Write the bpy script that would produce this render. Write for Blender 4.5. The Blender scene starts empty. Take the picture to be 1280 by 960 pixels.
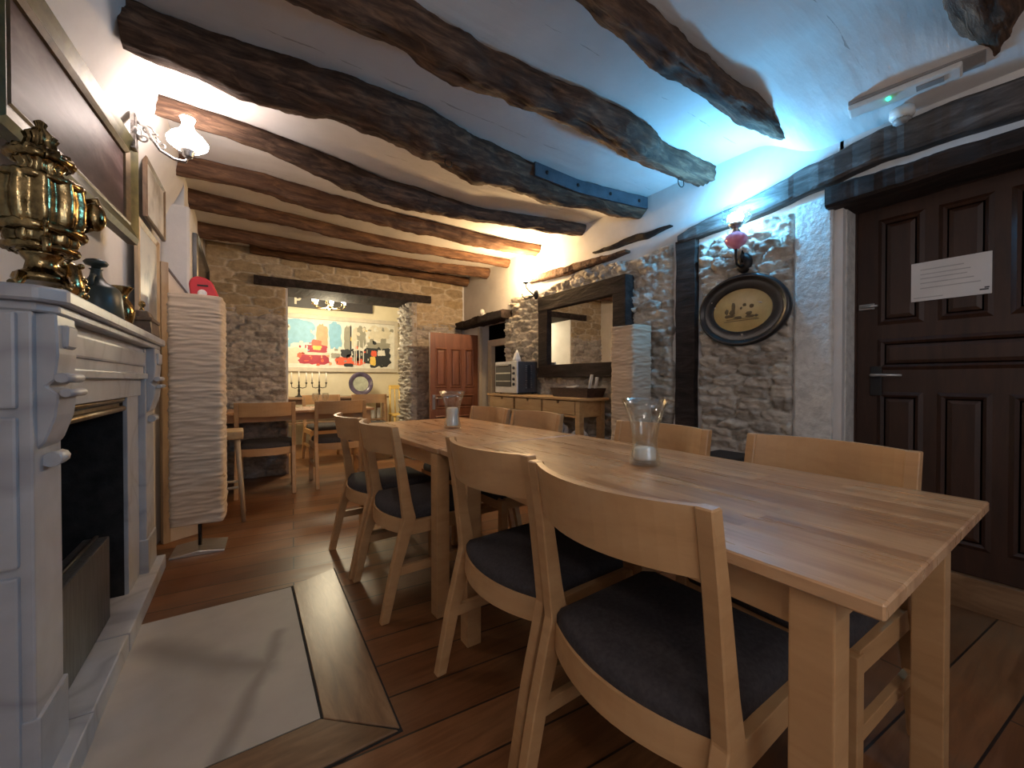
import bpy, bmesh, math, random
import numpy as np
from mathutils import Vector, Matrix
R = math.radians; PI = math.pi
SC = bpy.context.scene
COL = SC.collection
random.seed(7)

# ------------------------------------------------------------------ camera, light, exposure
cd = bpy.data.cameras.new('camera'); cam = bpy.data.objects.new('camera', cd); COL.objects.link(cam)
cd.sensor_width = 36.0; cd.lens = 36.0 * 500.0 / 1280.0; cd.clip_start = 0.02; cd.clip_end = 60
YAW = math.atan2(334, 500); PITCH = math.atan2(5, 500)
cam.location = (0, 0, 1.03)
cam.rotation_euler = (PI/2 - PITCH, 0, -YAW)
SC.camera = cam
SC.view_settings.view_transform = 'Standard'
SC.view_settings.look = 'None'
SC.view_settings.gamma = 1.0
SC.view_settings.use_curve_mapping = False
SC.view_settings.exposure = 1.4
w = bpy.data.worlds.new('world'); SC.world = w; w.use_nodes = True
w.node_tree.nodes['Background'].inputs[0].default_value = (0.30, 0.38, 0.55, 1)
w.node_tree.nodes['Background'].inputs[1].default_value = 0.03

def lamp(name, kind, loc, power, color, size=0.05, rot=None, size_y=None):
    l = bpy.data.lights.new(name, kind); l.energy = power; l.color = color
    if kind == 'AREA':
        l.size = size
        if size_y: l.shape = 'RECTANGLE'; l.size_y = size_y
    else: l.shadow_soft_size = size
    o = bpy.data.objects.new(name, l); COL.objects.link(o); o.location = loc
    if rot: o.rotation_euler = rot
    return o
# cool fill light added behind the camera, at an assumed window
lamp('cool_fill_light', 'AREA', (0.3, -1.62, 1.5), 3.2, (0.72, 0.82, 1.0), 1.3, (R(90), 0, 0), 1.1)
lamp('rear_fill_light', 'POINT', (0.5, -1.1, 1.55), 3, (1.0, 0.78, 0.58), 0.15)  # warm fill added behind the camera, no known lamp there
lamp('rear_ceiling_fill', 'POINT', (-0.25, -0.55, 1.98), 3.2, (1.0, 0.82, 0.74), 0.08)  # unseen fill added to lift the ceiling, no known sconce
# the lamps of the room
lamp('led_sconce_light', 'POINT', (2.395, 1.215, 2.045), 10, (0.10, 0.52, 1.0), 0.03)
lamp('warm_sconce_light', 'POINT', (2.37, 3.33, 2.105), 29, (1.0, 0.64, 0.30), 0.035)
lamp('chandelier_light', 'POINT', (0.98, 6.0, 1.95), 23, (1.0, 0.84, 0.56), 0.12)

# ------------------------------------------------------------------ material helpers
def new_mat(name):
    m = bpy.data.materials.new(name); m.use_nodes = True
    nt = m.node_tree; b = nt.nodes['Principled BSDF']
    return m, nt, b
def N(nt, t, **kw):
    n = nt.nodes.new(t)
    for k, v in kw.items():
        if k.startswith('i_'):
            key = k[2:]; n.inputs[int(key) if key.isdigit() else key].default_value = v
        else: setattr(n, k, v)
    return n
def L(nt, a, b): nt.links.new(a, b)
def coords(nt, scale=(1, 1, 1), out='Object', rot=(0, 0, 0)):
    t = N(nt, 'ShaderNodeTexCoord'); mp = N(nt, 'ShaderNodeMapping')
    mp.inputs['Scale'].default_value = scale; mp.inputs['Rotation'].default_value = rot
    L(nt, t.outputs[out], mp.inputs['Vector']); return mp.outputs['Vector']
def ramp(nt, fac, stops):
    r = N(nt, 'ShaderNodeValToRGB'); e = r.color_ramp.elements
    while len(e) < len(stops): e.new(0.5)
    for k, (p, c) in enumerate(stops): e[k].position = p; e[k].color = (*c, 1)
    L(nt, fac, r.inputs[0]); return r.outputs[0]
def bump(nt, b, h, strength=0.3, dist=0.01):
    n = N(nt, 'ShaderNodeBump'); n.inputs['Strength'].default_value = strength; n.inputs['Distance'].default_value = dist
    L(nt, h, n.inputs['Height']); L(nt, n.outputs[0], b.inputs['Normal'])
def mix(nt, fac, a, c, mode='MIX'):
    n = N(nt, 'ShaderNodeMix', data_type='RGBA', blend_type=mode)
    for s, v in ((n.inputs[0], fac), (n.inputs[6], a), (n.inputs[7], c)):
        if isinstance(v, (int, float)): s.default_value = v
        elif isinstance(v, tuple): s.default_value = (*v, 1)
        else: L(nt, v, s)
    return n.outputs[2]
def noise_mat(name, stops, scale=(8, 8, 8), detail=6, rough=0.6, bs=0.2, bd=0.005, dist=0.0, metallic=0.0, nscale=1.0):
    m, nt, b = new_mat(name)
    v = coords(nt, scale); n = N(nt, 'ShaderNodeTexNoise', i_Scale=nscale, i_Detail=detail, i_Roughness=0.6, i_Distortion=dist)
    L(nt, v, n.inputs['Vector'])
    L(nt, ramp(nt, n.outputs[0], stops), b.inputs['Base Color'])
    b.inputs['Roughness'].default_value = rough; b.inputs['Metallic'].default_value = metallic
    if bs: bump(nt, b, n.outputs[0], bs, bd)
    return m
def plain(name, c, rough=0.5, metallic=0.0, bs=0.08):
    c2 = tuple(x*0.82 for x in c)
    return noise_mat(name, [(0.3, c2), (0.7, c)], (14, 14, 14), 4, rough, bs, 0.002, 0, metallic)
def emit(name, c, s, base=None):
    m, nt, b = new_mat(name)
    v = coords(nt, (9, 9, 9)); n = N(nt, 'ShaderNodeTexNoise', i_Scale=1.0); L(nt, v, n.inputs['Vector'])
    L(nt, ramp(nt, n.outputs[0], [(0.3, tuple(x*0.93 for x in c)), (0.7, c)]), b.inputs['Emission Color'])
    b.inputs['Base Color'].default_value = (*(base or c), 1)
    b.inputs['Emission Strength'].default_value = s; b.inputs['Roughness'].default_value = 0.4
    return m
def thin_glass(name, tint=(0.97, 0.98, 0.97), refl=0.10, edge=0.5):
    m, nt, b = new_mat(name); nt.nodes.remove(b)
    out = nt.nodes['Material Output']
    tr = N(nt, 'ShaderNodeBsdfTransparent'); tr.inputs[0].default_value = (*tint, 1)
    gl = N(nt, 'ShaderNodeBsdfGlossy'); gl.inputs['Roughness'].default_value = 0.03
    lw = N(nt, 'ShaderNodeLayerWeight'); lw.inputs[0].default_value = 0.35
    mr = N(nt, 'ShaderNodeMapRange'); mr.inputs[3].default_value = refl*0.5; mr.inputs[4].default_value = edge
    L(nt, lw.outputs['Facing'], mr.inputs[0])
    ms = N(nt, 'ShaderNodeMixShader'); L(nt, mr.outputs[0], ms.inputs[0]); L(nt, tr.outputs[0], ms.inputs[1]); L(nt, gl.outputs[0], ms.inputs[2])
    L(nt, ms.outputs[0], out.inputs[0]); return m
def wood(name, dark, mid, light, scale=(2, 30, 30), rough=0.4, bs=0.1, nscale=1.0):
    m, nt, b = new_mat(name)
    v = coords(nt, scale); n = N(nt, 'ShaderNodeTexNoise', i_Scale=nscale, i_Detail=7.0, i_Roughness=0.62, i_Distortion=0.6)
    L(nt, v, n.inputs['Vector'])
    L(nt, ramp(nt, n.outputs[0], [(0.25, dark), (0.5, mid), (0.75, light)]), b.inputs['Base Color'])
    b.inputs['Roughness'].default_value = rough; bump(nt, b, n.outputs[0], bs, 0.002 if bs < 0.5 else 0.012)
    if bs > 0.5: b.inputs['Specular IOR Level'].default_value = 0.25
    return m

# ------------------------------------------------------------------ materials
M = {}
M['plaster'] = noise_mat('white_plaster', [(0.3, (0.60, 0.58, 0.56)), (0.7, (0.70, 0.68, 0.66))], (5, 5, 5), 8, 0.85, 0.35, 0.012)
M['plaster_warm'] = noise_mat('cream_plaster', [(0.3, (0.68, 0.61, 0.45)), (0.7, (0.76, 0.69, 0.52))], (5, 5, 5), 6, 0.85, 0.2, 0.008)
M['rough_white'] = noise_mat('whitewashed_rough_plaster', [(0.3, (0.50, 0.48, 0.45)), (0.6, (0.68, 0.66, 0.62))], (22, 22, 22), 8, 0.9, 0.8, 0.02)
def ceiling_mat():
    m, nt, b = new_mat('whitewashed_ceiling')
    v = coords(nt, (3, 3, 3)); n = N(nt, 'ShaderNodeTexNoise', i_Scale=1.0, i_Detail=8.0, i_Roughness=0.6); L(nt, v, n.inputs['Vector'])
    base = ramp(nt, n.outputs[0], [(0.3, (0.64, 0.625, 0.61)), (0.7, (0.74, 0.725, 0.71))])
    # hairline board joints, wandering
    t = N(nt, 'ShaderNodeTexCoord'); sp = N(nt, 'ShaderNodeSeparateXYZ'); L(nt, t.outputs['Object'], sp.inputs[0])
    n2 = N(nt, 'ShaderNodeTexNoise', i_Scale=4.0, i_Detail=4.0); L(nt, t.outputs['Object'], n2.inputs['Vector'])
    a = N(nt, 'ShaderNodeMath', operation='MULTIPLY_ADD'); a.inputs[1].default_value = 0.05; L(nt, n2.outputs[0], a.inputs[0]); L(nt, sp.outputs['Y'], a.inputs[2])
    d = N(nt, 'ShaderNodeMath', operation='MULTIPLY'); d.inputs[1].default_value = 1/0.63; L(nt, a.outputs[0], d.inputs[0])
    f = N(nt, 'ShaderNodeMath', operation='FRACT'); L(nt, d.outputs[0], f.inputs[0])
    n3 = N(nt, 'ShaderNodeTexNoise', i_Scale=9.0, i_Detail=3.0); L(nt, coords(nt, (1.0, 0.15, 0.15)), n3.inputs['Vector'])
    lim = N(nt, 'ShaderNodeMapRange'); lim.inputs[1].default_value = 0.50; lim.inputs[2].default_value = 0.72; lim.inputs[3].default_value = 0.0; lim.inputs[4].default_value = 0.014
    L(nt, n3.outputs[0], lim.inputs[0])
    c = N(nt, 'ShaderNodeMath', operation='LESS_THAN'); L(nt, f.outputs[0], c.inputs[0]); L(nt, lim.outputs[0], c.inputs[1])
    L(nt, mix(nt, c.outputs[0], base, (0.42, 0.40, 0.38)), b.inputs['Base Color'])
    b.inputs['Roughness'].default_value = 0.9
    v2 = coords(nt, (1.5, 12, 12)); n4 = N(nt, 'ShaderNodeTexNoise', i_Scale=1.0, i_Detail=6.0); L(nt, v2, n4.inputs['Vector'])
    bump(nt, b, n4.outputs[0], 0.4, 0.02); return m
M['ceiling'] = ceiling_mat()
def stone_mat(name, mortar, c1, c2, c3):
    m, nt, b = new_mat(name)
    at = N(nt, 'ShaderNodeAttribute', attribute_name='stone')     # r: stone against mortar, g: tint of each stone
    sp = N(nt, 'ShaderNodeSeparateColor'); L(nt, at.outputs['Color'], sp.inputs[0])
    v = coords(nt, (16, 16, 24)); n = N(nt, 'ShaderNodeTexNoise', i_Scale=1.0, i_Detail=8.0, i_Roughness=0.65); L(nt, v, n.inputs['Vector'])
    st = ramp(nt, sp.outputs[1], [(0.1, c1), (0.5, c2), (0.9, c3)])
    sh = ramp(nt, n.outputs[0], [(0.3, (0.62, 0.60, 0.58)), (0.62, (1, 1, 1))])
    st = mix(nt, 1.0, st, sh, 'MULTIPLY')
    mo = mix(nt, 1.0, mortar, sh, 'MULTIPLY')
    L(nt, mix(nt, sp.outputs[0], mo, st), b.inputs['Base Color'])
    b.inputs['Roughness'].default_value = 0.92; bump(nt, b, n.outputs[0], 1.0, 0.02); return m
M['rubble'] = stone_mat('grey_rubble_stone', (0.62, 0.58, 0.52), (0.40, 0.36, 0.31), (0.58, 0.52, 0.45), (0.70, 0.65, 0.57))
M['rubble_grey'] = stone_mat('dark_rubble_stone', (0.50, 0.45, 0.38), (0.33, 0.29, 0.25), (0.46, 0.41, 0.35), (0.56, 0.50, 0.44))
M['blocks'] = stone_mat('tan_block_stone', (0.62, 0.53, 0.40), (0.36, 0.27, 0.16), (0.46, 0.35, 0.21), (0.54, 0.43, 0.29))
M['beam'] = wood('dark_beam_wood', (0.020, 0.012, 0.009), (0.085, 0.050, 0.033), (0.24, 0.145, 0.09), (5, 34, 34), 0.8, 1.0)
M['beam_warm'] = wood('brown_beam_wood', (0.035, 0.018, 0.011), (0.12, 0.062, 0.036), (0.24, 0.13, 0.07), (5, 34, 34), 0.8, 1.0)
M['timber'] = wood('black_timber', (0.010, 0.007, 0.006), (0.028, 0.019, 0.016), (0.065, 0.045, 0.038), (20, 4, 20), 0.8, 0.8)
M['timber_grey'] = wood('weathered_timber', (0.025, 0.022, 0.021), (0.085, 0.072, 0.066), (0.20, 0.18, 0.17), (24, 5, 24), 0.85, 0.9)
M['birch'] = wood('birch_wood', (0.38, 0.205, 0.085), (0.475, 0.27, 0.12), (0.54, 0.325, 0.155), (3.5, 3.5, 16), 0.42, 0.06)
M['pine'] = wood('pine_wood', (0.38, 0.23, 0.10), (0.50, 0.32, 0.15), (0.58, 0.39, 0.20), (16, 3, 24), 0.45, 0.06)
M['brown_wood'] = wood('brown_table_wood', (0.16, 0.09, 0.05), (0.24, 0.14, 0.08), (0.32, 0.20, 0.12), (3, 12, 20), 0.5, 0.1)
M['yellow_wood'] = wood('yellow_varnished_wood', (0.62, 0.40, 0.09), (0.74, 0.50, 0.14), (0.82, 0.60, 0.20), (8, 8, 20), 0.45, 0.05)
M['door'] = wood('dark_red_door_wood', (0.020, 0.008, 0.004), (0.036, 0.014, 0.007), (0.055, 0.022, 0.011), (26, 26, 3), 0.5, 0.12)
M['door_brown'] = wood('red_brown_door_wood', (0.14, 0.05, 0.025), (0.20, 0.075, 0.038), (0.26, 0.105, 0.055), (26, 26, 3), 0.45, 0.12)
def butcher():
    m, nt, b = new_mat('jointed_birch_top')
    v = coords(nt, (1, 1, 1)); sw = N(nt, 'ShaderNodeMapping'); sw.inputs['Rotation'].default_value = (0, 0, PI/2); L(nt, v, sw.inputs[0])
    br = N(nt, 'ShaderNodeTexBrick', offset=0.37, offset_frequency=2)
    for k, x in {'Scale': 1.0, 'Mortar Size': 0.0006, 'Brick Width': 0.46, 'Row Height': 0.038, 'Bias': 0.0}.items(): br.inputs[k].default_value = x
    br.inputs['Color1'].default_value = (0, 0, 0, 1); br.inputs['Color2'].default_value = (1, 1, 1, 1); br.inputs['Mortar'].default_value = (0.4, 0.4, 0.4, 1)
    L(nt, sw.outputs[0], br.inputs['Vector'])
    v2 = coords(nt, (34, 3.0, 20)); n = N(nt, 'ShaderNodeTexNoise', i_Scale=1.0, i_Detail=6.0, i_Roughness=0.6, i_Distortion=0.5); L(nt, v2, n.inputs['Vector'])
    base = ramp(nt, br.outputs[0], [(0.0, (0.38, 0.195, 0.088)), (0.5, (0.50, 0.282, 0.138)), (1.0, (0.60, 0.375, 0.20))])
    gr = ramp(nt, n.outputs[0], [(0.30, (0.70, 0.64, 0.58)), (0.60, (1, 1, 1))])
    c = mix(nt, 1.0, base, gr, 'MULTIPLY')
    v3 = coords(nt, (10, 2.3, 4)); n3 = N(nt, 'ShaderNodeTexNoise', i_Scale=1.0, i_Detail=3.0, i_Distortion=0.4); L(nt, v3, n3.inputs['Vector'])
    k = ramp(nt, n3.outputs[0], [(0.60, (0, 0, 0)), (0.80, (0.65, 0.65, 0.65))])
    L(nt, mix(nt, k, c, (0.17, 0.075, 0.03)), b.inputs['Base Color'])
    rr = ramp(nt, n.outputs[0], [(0.3, (0.36, 0.36, 0.36)), (0.7, (0.24, 0.24, 0.24))]); L(nt, rr, b.inputs['Roughness'])
    bump(nt, b, n.outputs[0], 0.06, 0.002); return m
M['butcher'] = butcher()
def floor_mat():
    m, nt, b = new_mat('old_pine_floorboards')
    v = coords(nt, (1, 1, 1)); wob = N(nt, 'ShaderNodeMapping'); wob.inputs['Rotation'].default_value = (0, 0, R(5)); L(nt, v, wob.inputs[0])
    br = N(nt, 'ShaderNodeTexBrick', offset=0.43, offset_frequency=2)
    for k, x in {'Scale': 1.0, 'Mortar Size': 0.0035, 'Brick Width': 1.9, 'Row Height': 0.165, 'Bias': 0.0}.items(): br.inputs[k].default_value = x
    br.inputs['Color1'].default_value = (0, 0, 0, 1); br.inputs['Color2'].default_value = (1, 1, 1, 1); br.inputs['Mortar'].default_value = (0.5, 0.5, 0.5, 1)
    L(nt, wob.outputs[0], br.inputs['Vector'])
    v2 = coords(nt, (3, 34, 20)); n = N(nt, 'ShaderNodeTexNoise', i_Scale=1.0, i_Detail=8.0, i_Roughness=0.65, i_Distortion=0.7); L(nt, v2, n.inputs['Vector'])
    v3 = coords(nt, (1.3, 2.2, 1)); n3 = N(nt, 'ShaderNodeTexNoise', i_Scale=1.0, i_Detail=5.0); L(nt, v3, n3.inputs['Vector'])
    base = ramp(nt, br.outputs[0], [(0.0, (0.125, 0.046, 0.016)), (0.5, (0.20, 0.080, 0.029)), (1.0, (0.27, 0.118, 0.046))])
    gr = ramp(nt, n.outputs[0], [(0.28, (0.55, 0.50, 0.45)), (0.65, (1, 1, 1))])
    c = mix(nt, 1.0, base, gr, 'MULTIPLY')
    wr = ramp(nt, n3.outputs[0], [(0.45, (0, 0, 0)), (0.75, (0.45, 0.45, 0.45))])
    c = mix(nt, wr, c, (0.40, 0.24, 0.12))
    L(nt, mix(nt, br.outputs[1], c, (0.02, 0.012, 0.008)), b.inputs['Base Color'])
    L(nt, ramp(nt, n.outputs[0], [(0.3, (0.28, 0.28, 0.28)), (0.7, (0.44, 0.44, 0.44))]), b.inputs['Roughness'])
    bump(nt, b, n.outputs[0], 0.15, 0.004); return m
M['floor'] = floor_mat()
M['board'] = wood('worn_hearth_board', (0.12, 0.062, 0.030), (0.22, 0.125, 0.064), (0.34, 0.21, 0.115), (26, 4, 20), 0.30, 0.3)
M['board_x'] = wood('worn_hearth_board_cross', (0.10, 0.05, 0.022), (0.17, 0.090, 0.042), (0.25, 0.14, 0.07), (4, 26, 20), 0.32, 0.3)
def marble(name, base, vein, sc=1.2):
    m, nt, b = new_mat(name)
    v = coords(nt, (sc, sc, sc)); n0 = N(nt, 'ShaderNodeTexNoise', i_Scale=1.1, i_Detail=2.0, i_Distortion=0.6); L(nt, v, n0.inputs['Vector'])
    wv = N(nt, 'ShaderNodeMath', operation='SUBTRACT'); wv.inputs[1].default_value = 0.5; L(nt, n0.outputs[0], wv.inputs[0])
    ab = N(nt, 'ShaderNodeMath', operation='ABSOLUTE'); L(nt, wv.outputs[0], ab.inputs[0])
    f = ramp(nt, ab.outputs[0], [(0.0, (1, 1, 1)), (0.03, (0.15, 0.15, 0.15)), (0.16, (0, 0, 0))])
    n2 = N(nt, 'ShaderNodeTexNoise', i_Scale=6.0, i_Detail=6.0); L(nt, v, n2.inputs['Vector'])
    bs = mix(nt, 1.0, base, ramp(nt, n2.outputs[0], [(0.3, (0.84, 0.83, 0.83)), (0.7, (1, 1, 1))]), 'MULTIPLY')
    L(nt, mix(nt, f, bs, vein), b.inputs['Base Color']); b.inputs['Roughness'].default_value = 0.38
    bump(nt, b, n2.outputs[0], 0.05, 0.003); return m
M['marble'] = marble('white_marble', (0.44, 0.45, 0.47), (0.30, 0.30, 0.32), 2.0)
def slab_mat():
    m, nt, b = new_mat('cream_hearth_slab')
    v = coords(nt, (1, 1, 1)); n = N(nt, 'ShaderNodeTexNoise', i_Scale=5.0, i_Detail=6.0); L(nt, v, n.inputs['Vector'])
    wv = N(nt, 'ShaderNodeVectorMath', operation='MULTIPLY_ADD'); wv.inputs[1].default_value = (0.05, 0.05, 0.0); L(nt, n.outputs['Color'], wv.inputs[0]); L(nt, v, wv.inputs[2])
    off = N(nt, 'ShaderNodeVectorMath', operation='SUBTRACT'); off.inputs[1].default_value = (0.025, 0.025, 0.0); L(nt, wv.outputs[0], off.inputs[0])
    best = None
    veins = [((-0.31, 2.04), (-0.15, 1.87), 0.10), ((-0.15, 1.87), (-0.06, 1.76), 0.09), ((-0.06, 1.76), (0.06, 1.67), 0.07), ((0.06, 1.67), (0.11, 1.87), 0.04), ((0.05, 1.66), (-0.02, 1.45), 0.045), ((-0.02, 1.45), (-0.06, 1.33), 0.04)]
    for (ax, ay), (bx_, by_), wd in veins:
        dx, dy = bx_-ax, by_-ay; l2 = dx*dx+dy*dy
        sub = N(nt, 'ShaderNodeVectorMath', operation='SUBTRACT'); sub.inputs[1].default_value = (ax, ay, 0); L(nt, off.outputs[0], sub.inputs[0])
        dt = N(nt, 'ShaderNodeVectorMath', operation='DOT_PRODUCT'); dt.inputs[1].default_value = (dx/l2, dy/l2, 0); L(nt, sub.outputs[0], dt.inputs[0])
        cl_ = N(nt, 'ShaderNodeClamp'); L(nt, dt.outputs['Value'], cl_.inputs[0])
        sc_ = N(nt, 'ShaderNodeVectorMath', operation='SCALE'); sc_.inputs[0].default_value = (dx, dy, 0); L(nt, cl_.outputs[0], sc_.inputs['Scale'])
        fl_ = N(nt, 'ShaderNodeVectorMath', operation='MULTIPLY'); fl_.inputs[1].default_value = (1, 1, 0); L(nt, sub.outputs[0], fl_.inputs[0])
        d = N(nt, 'ShaderNodeVectorMath', operation='DISTANCE'); L(nt, fl_.outputs[0], d.inputs[0]); L(nt, sc_.outputs[0], d.inputs[1])
        mr = N(nt, 'ShaderNodeMapRange', interpolation_type='SMOOTHSTEP'); mr.inputs[1].default_value = 0.0; mr.inputs[2].default_value = wd; mr.inputs[3].default_value = 0.75; mr.inputs[4].default_value = 0.0; L(nt, d.outputs['Value'], mr.inputs[0])
        if best is None: best = mr.outputs[0]
        else:
            mx = N(nt, 'ShaderNodeMath', operation='MAXIMUM'); L(nt, best, mx.inputs[0]); L(nt, mr.outputs[0], mx.inputs[1]); best = mx.outputs[0]
    base = ramp(nt, n.outputs[0], [(0.3, (0.35, 0.315, 0.28)), (0.7, (0.42, 0.385, 0.345))])
    L(nt, mix(nt, best, base, (0.19, 0.165, 0.145)), b.inputs['Base Color']); b.inputs['Roughness'].default_value = 0.5
    bump(nt, b, n.outputs[0], 0.06, 0.003); return m
M['slab'] = slab_mat()
M['soot_shade'] = noise_mat('soot_and_shade_black', [(0.3, (0.006, 0.006, 0.006)), (0.7, (0.028, 0.026, 0.025))], (12, 12, 12), 5, 0.9, 0.5, 0.02)  # firebox soot; also the lobby's painted shade and the dark board joints
M['iron'] = noise_mat('black_iron', [(0.3, (0.015, 0.013, 0.012)), (0.7, (0.045, 0.04, 0.038))], (30, 30, 30), 4, 0.45, 0.3, 0.003, 0, 0.7)
M['black'] = plain('black_lacquer', (0.016, 0.015, 0.016), 0.28)
M['darkbox'] = plain('black_painted_metal', (0.012, 0.012, 0.014), 0.45)
M['brass'] = noise_mat('tarnished_brass', [(0.32, (0.07, 0.045, 0.018)), (0.62, (0.46, 0.34, 0.16))], (26, 26, 26), 5, 0.16, 0.35, 0.006, 0, 1.0)
M['brass_dull'] = noise_mat('dull_brass_strip', [(0.3, (0.20, 0.15, 0.09)), (0.7, (0.34, 0.27, 0.18))], (4, 30, 4), 4, 0.42, 0.1, 0.002, 0, 0.8)
M['silver'] = noise_mat('wrought_silver_metal', [(0.3, (0.16, 0.14, 0.13)), (0.7, (0.62, 0.60, 0.58))], (60, 60, 60), 5, 0.3, 0.6, 0.003, 0, 0.9)
M['steel'] = noise_mat('brushed_steel', [(0.3, (0.42, 0.41, 0.40)), (0.7, (0.60, 0.59, 0.58))], (4, 60, 4), 4, 0.35, 0.1, 0.001, 0, 0.85)
M['strap'] = noise_mat('blue_grey_steel_strap', [(0.3, (0.035, 0.05, 0.065)), (0.7, (0.085, 0.11, 0.14))], (10, 10, 10), 5, 0.45, 0.2, 0.002, 0, 0.3)
M['gilt'] = noise_mat('olive_gilt_frame', [(0.3, (0.022, 0.019, 0.006)), (0.7, (0.095, 0.085, 0.030))], (18, 18, 18), 6, 0.42, 0.3, 0.003, 0, 0.4)
M['gilt_dark'] = noise_mat('dark_gilt_moulding', [(0.3, (0.04, 0.025, 0.012)), (0.7, (0.13, 0.085, 0.04))], (18, 18, 18), 6, 0.4, 0.3, 0.003, 0, 0.4)
M['oil'] = noise_mat('dark_oil_painting', [(0.28, (0.02, 0.010, 0.010)), (0.5, (0.065, 0.038, 0.036)), (0.72, (0.17, 0.12, 0.12))], (3, 7, 9), 8, 0.50, 0.5, 0.003, 0.4)
M['oil'].node_tree.nodes['Principled BSDF'].inputs['Specular IOR Level'].default_value = 0.2
M['sketch'] = noise_mat('faded_print', [(0.35, (0.30, 0.27, 0.22)), (0.55, (0.55, 0.52, 0.46)), (0.7, (0.62, 0.60, 0.55))], (8, 8, 6), 6, 0.35, 0.0)
M['print_blue'] = noise_mat('blue_grey_print', [(0.35, (0.22, 0.28, 0.34)), (0.5, (0.50, 0.52, 0.52)), (0.7, (0.58, 0.58, 0.55))], (6, 6, 5), 6, 0.35, 0.0)
M['frame_tan'] = wood('tan_frame_wood', (0.30, 0.21, 0.13), (0.42, 0.31, 0.20), (0.52, 0.40, 0.27), (20, 20, 4), 0.5, 0.1)
M['fabric'] = noise_mat('charcoal_fabric', [(0.3, (0.022, 0.018, 0.019)), (0.7, (0.044, 0.037, 0.039))], (90, 90, 90), 3, 0.85, 0.4, 0.002)
M['paper_shade'] = noise_mat('crumpled_paper_shade', [(0.3, (0.52, 0.40, 0.29)), (0.7, (0.64, 0.51, 0.38))], (5, 5, 60), 4, 0.85, 0.3, 0.004)
M['white'] = plain('white_enamel', (0.74, 0.73, 0.70), 0.4)
M['ivory'] = plain('ivory_painted_trim', (0.62, 0.56, 0.46), 0.5)
M['ceramic_green'] = noise_mat('dark_green_glaze', [(0.3, (0.022, 0.031, 0.029)), (0.7, (0.055, 0.078, 0.072))], (10, 10, 10), 5, 0.40, 0.1, 0.002)
M['walnut'] = wood('walnut_box_wood', (0.05, 0.03, 0.018), (0.12, 0.075, 0.045), (0.20, 0.13, 0.08), (20, 20, 8), 0.4, 0.2)
M['red'] = plain('glossy_red_plastic', (0.62, 0.045, 0.06), 0.3)
M['grey'] = plain('grey_plastic', (0.30, 0.29, 0.28), 0.5)
M['dark_panel'] = noise_mat('dark_glazed_picture', [(0.3, (0.015, 0.014, 0.015)), (0.7, (0.06, 0.058, 0.06))], (5, 3, 5), 5, 0.15, 0.0)
M['cream_panel'] = noise_mat('cream_canvas', [(0.3, (0.58, 0.49, 0.40)), (0.7, (0.66, 0.57, 0.47))], (6, 6, 6), 5, 0.8, 0.1, 0.002)
M['candle'] = plain('white_candle_wax', (0.80, 0.77, 0.72), 0.5)
M['glass'] = thin_glass('clear_glass', (0.97, 0.98, 0.97), 0.12, 0.55)
M['shade_glass'] = thin_glass('ruffled_clear_shade', (0.93, 0.97, 1.0), 0.2, 0.5)
M['milk'] = emit('lit_milk_glass', (1.0, 0.84, 0.76), 20.0)
M['led'] = emit('lit_led_bulb', (0.60, 0.88, 1.0), 26.0)
M['warmbulb'] = emit('lit_warm_bulb', (1.0, 0.80, 0.50), 22.0)
M['candlebulb'] = emit('lit_candle_bulb', (1.0, 0.88, 0.64), 12.0)
M['green_led'] = emit('lit_green_indicator', (0.02, 0.9, 0.35), 3.0)
M['pink'] = noise_mat('pink_ribbed_glass', [(0.3, (0.62, 0.16, 0.30)), (0.7, (0.80, 0.34, 0.48))], (20, 20, 4), 3, 0.15, 0.1, 0.002)
M['mirror'] = noise_mat('mirror_silvering', [(0.3, (0.80, 0.80, 0.78)), (0.7, (0.86, 0.86, 0.84))], (2, 2, 2), 2, 0.015, 0.0, 0.001, 0, 1.0)
M['paper'] = noise_mat('white_paper', [(0.3, (0.60, 0.58, 0.56)), (0.7, (0.68, 0.66, 0.64))], (6, 6, 6), 3, 0.8, 0.05, 0.001)
M['ink'] = plain('grey_ink', (0.43, 0.42, 0.41), 0.8)
M['ink_dark'] = plain('black_ink', (0.05, 0.05, 0.05), 0.8)
M['gold_mat'] = noise_mat('old_gold_print', [(0.3, (0.36, 0.25, 0.09)), (0.7, (0.50, 0.36, 0.14))], (9, 9, 9), 6, 0.3, 0.0)
M['sepia'] = plain('sepia_ink', (0.13, 0.09, 0.04), 0.6)
M['crate'] = noise_mat('dark_wicker_tray', [(0.3, (0.02, 0.012, 0.01)), (0.7, (0.075, 0.04, 0.032))], (40, 40, 90), 3, 0.5, 0.5, 0.004)
M['wrap'] = noise_mat('crumpled_white_plastic', [(0.3, (0.40, 0.41, 0.44)), (0.7, (0.72, 0.72, 0.74))], (18, 18, 18), 6, 0.3, 0.8, 0.02)
M['vent_dark'] = plain('dark_oven_glass', (0.02, 0.018, 0.02), 0.45)
M['oven_side'] = plain('charcoal_enamel', (0.06, 0.055, 0.055), 0.45)
M['guard'] = noise_mat('grey_fire_screen_metal', [(0.3, (0.055, 0.055, 0.058)), (0.7, (0.12, 0.12, 0.125))], (60, 60, 6), 4, 0.4, 0.3, 0.003, 0, 0.6)
M['sign'] = plain('dark_sign_board', (0.045, 0.04, 0.045), 0.5)
M['plate'] = noise_mat('iridescent_dark_glaze', [(0.3, (0.03, 0.03, 0.05)), (0.6, (0.12, 0.09, 0.16)), (0.8, (0.3, 0.3, 0.28))], (9, 9, 9), 5, 0.2, 0.1, 0.002)
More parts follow.
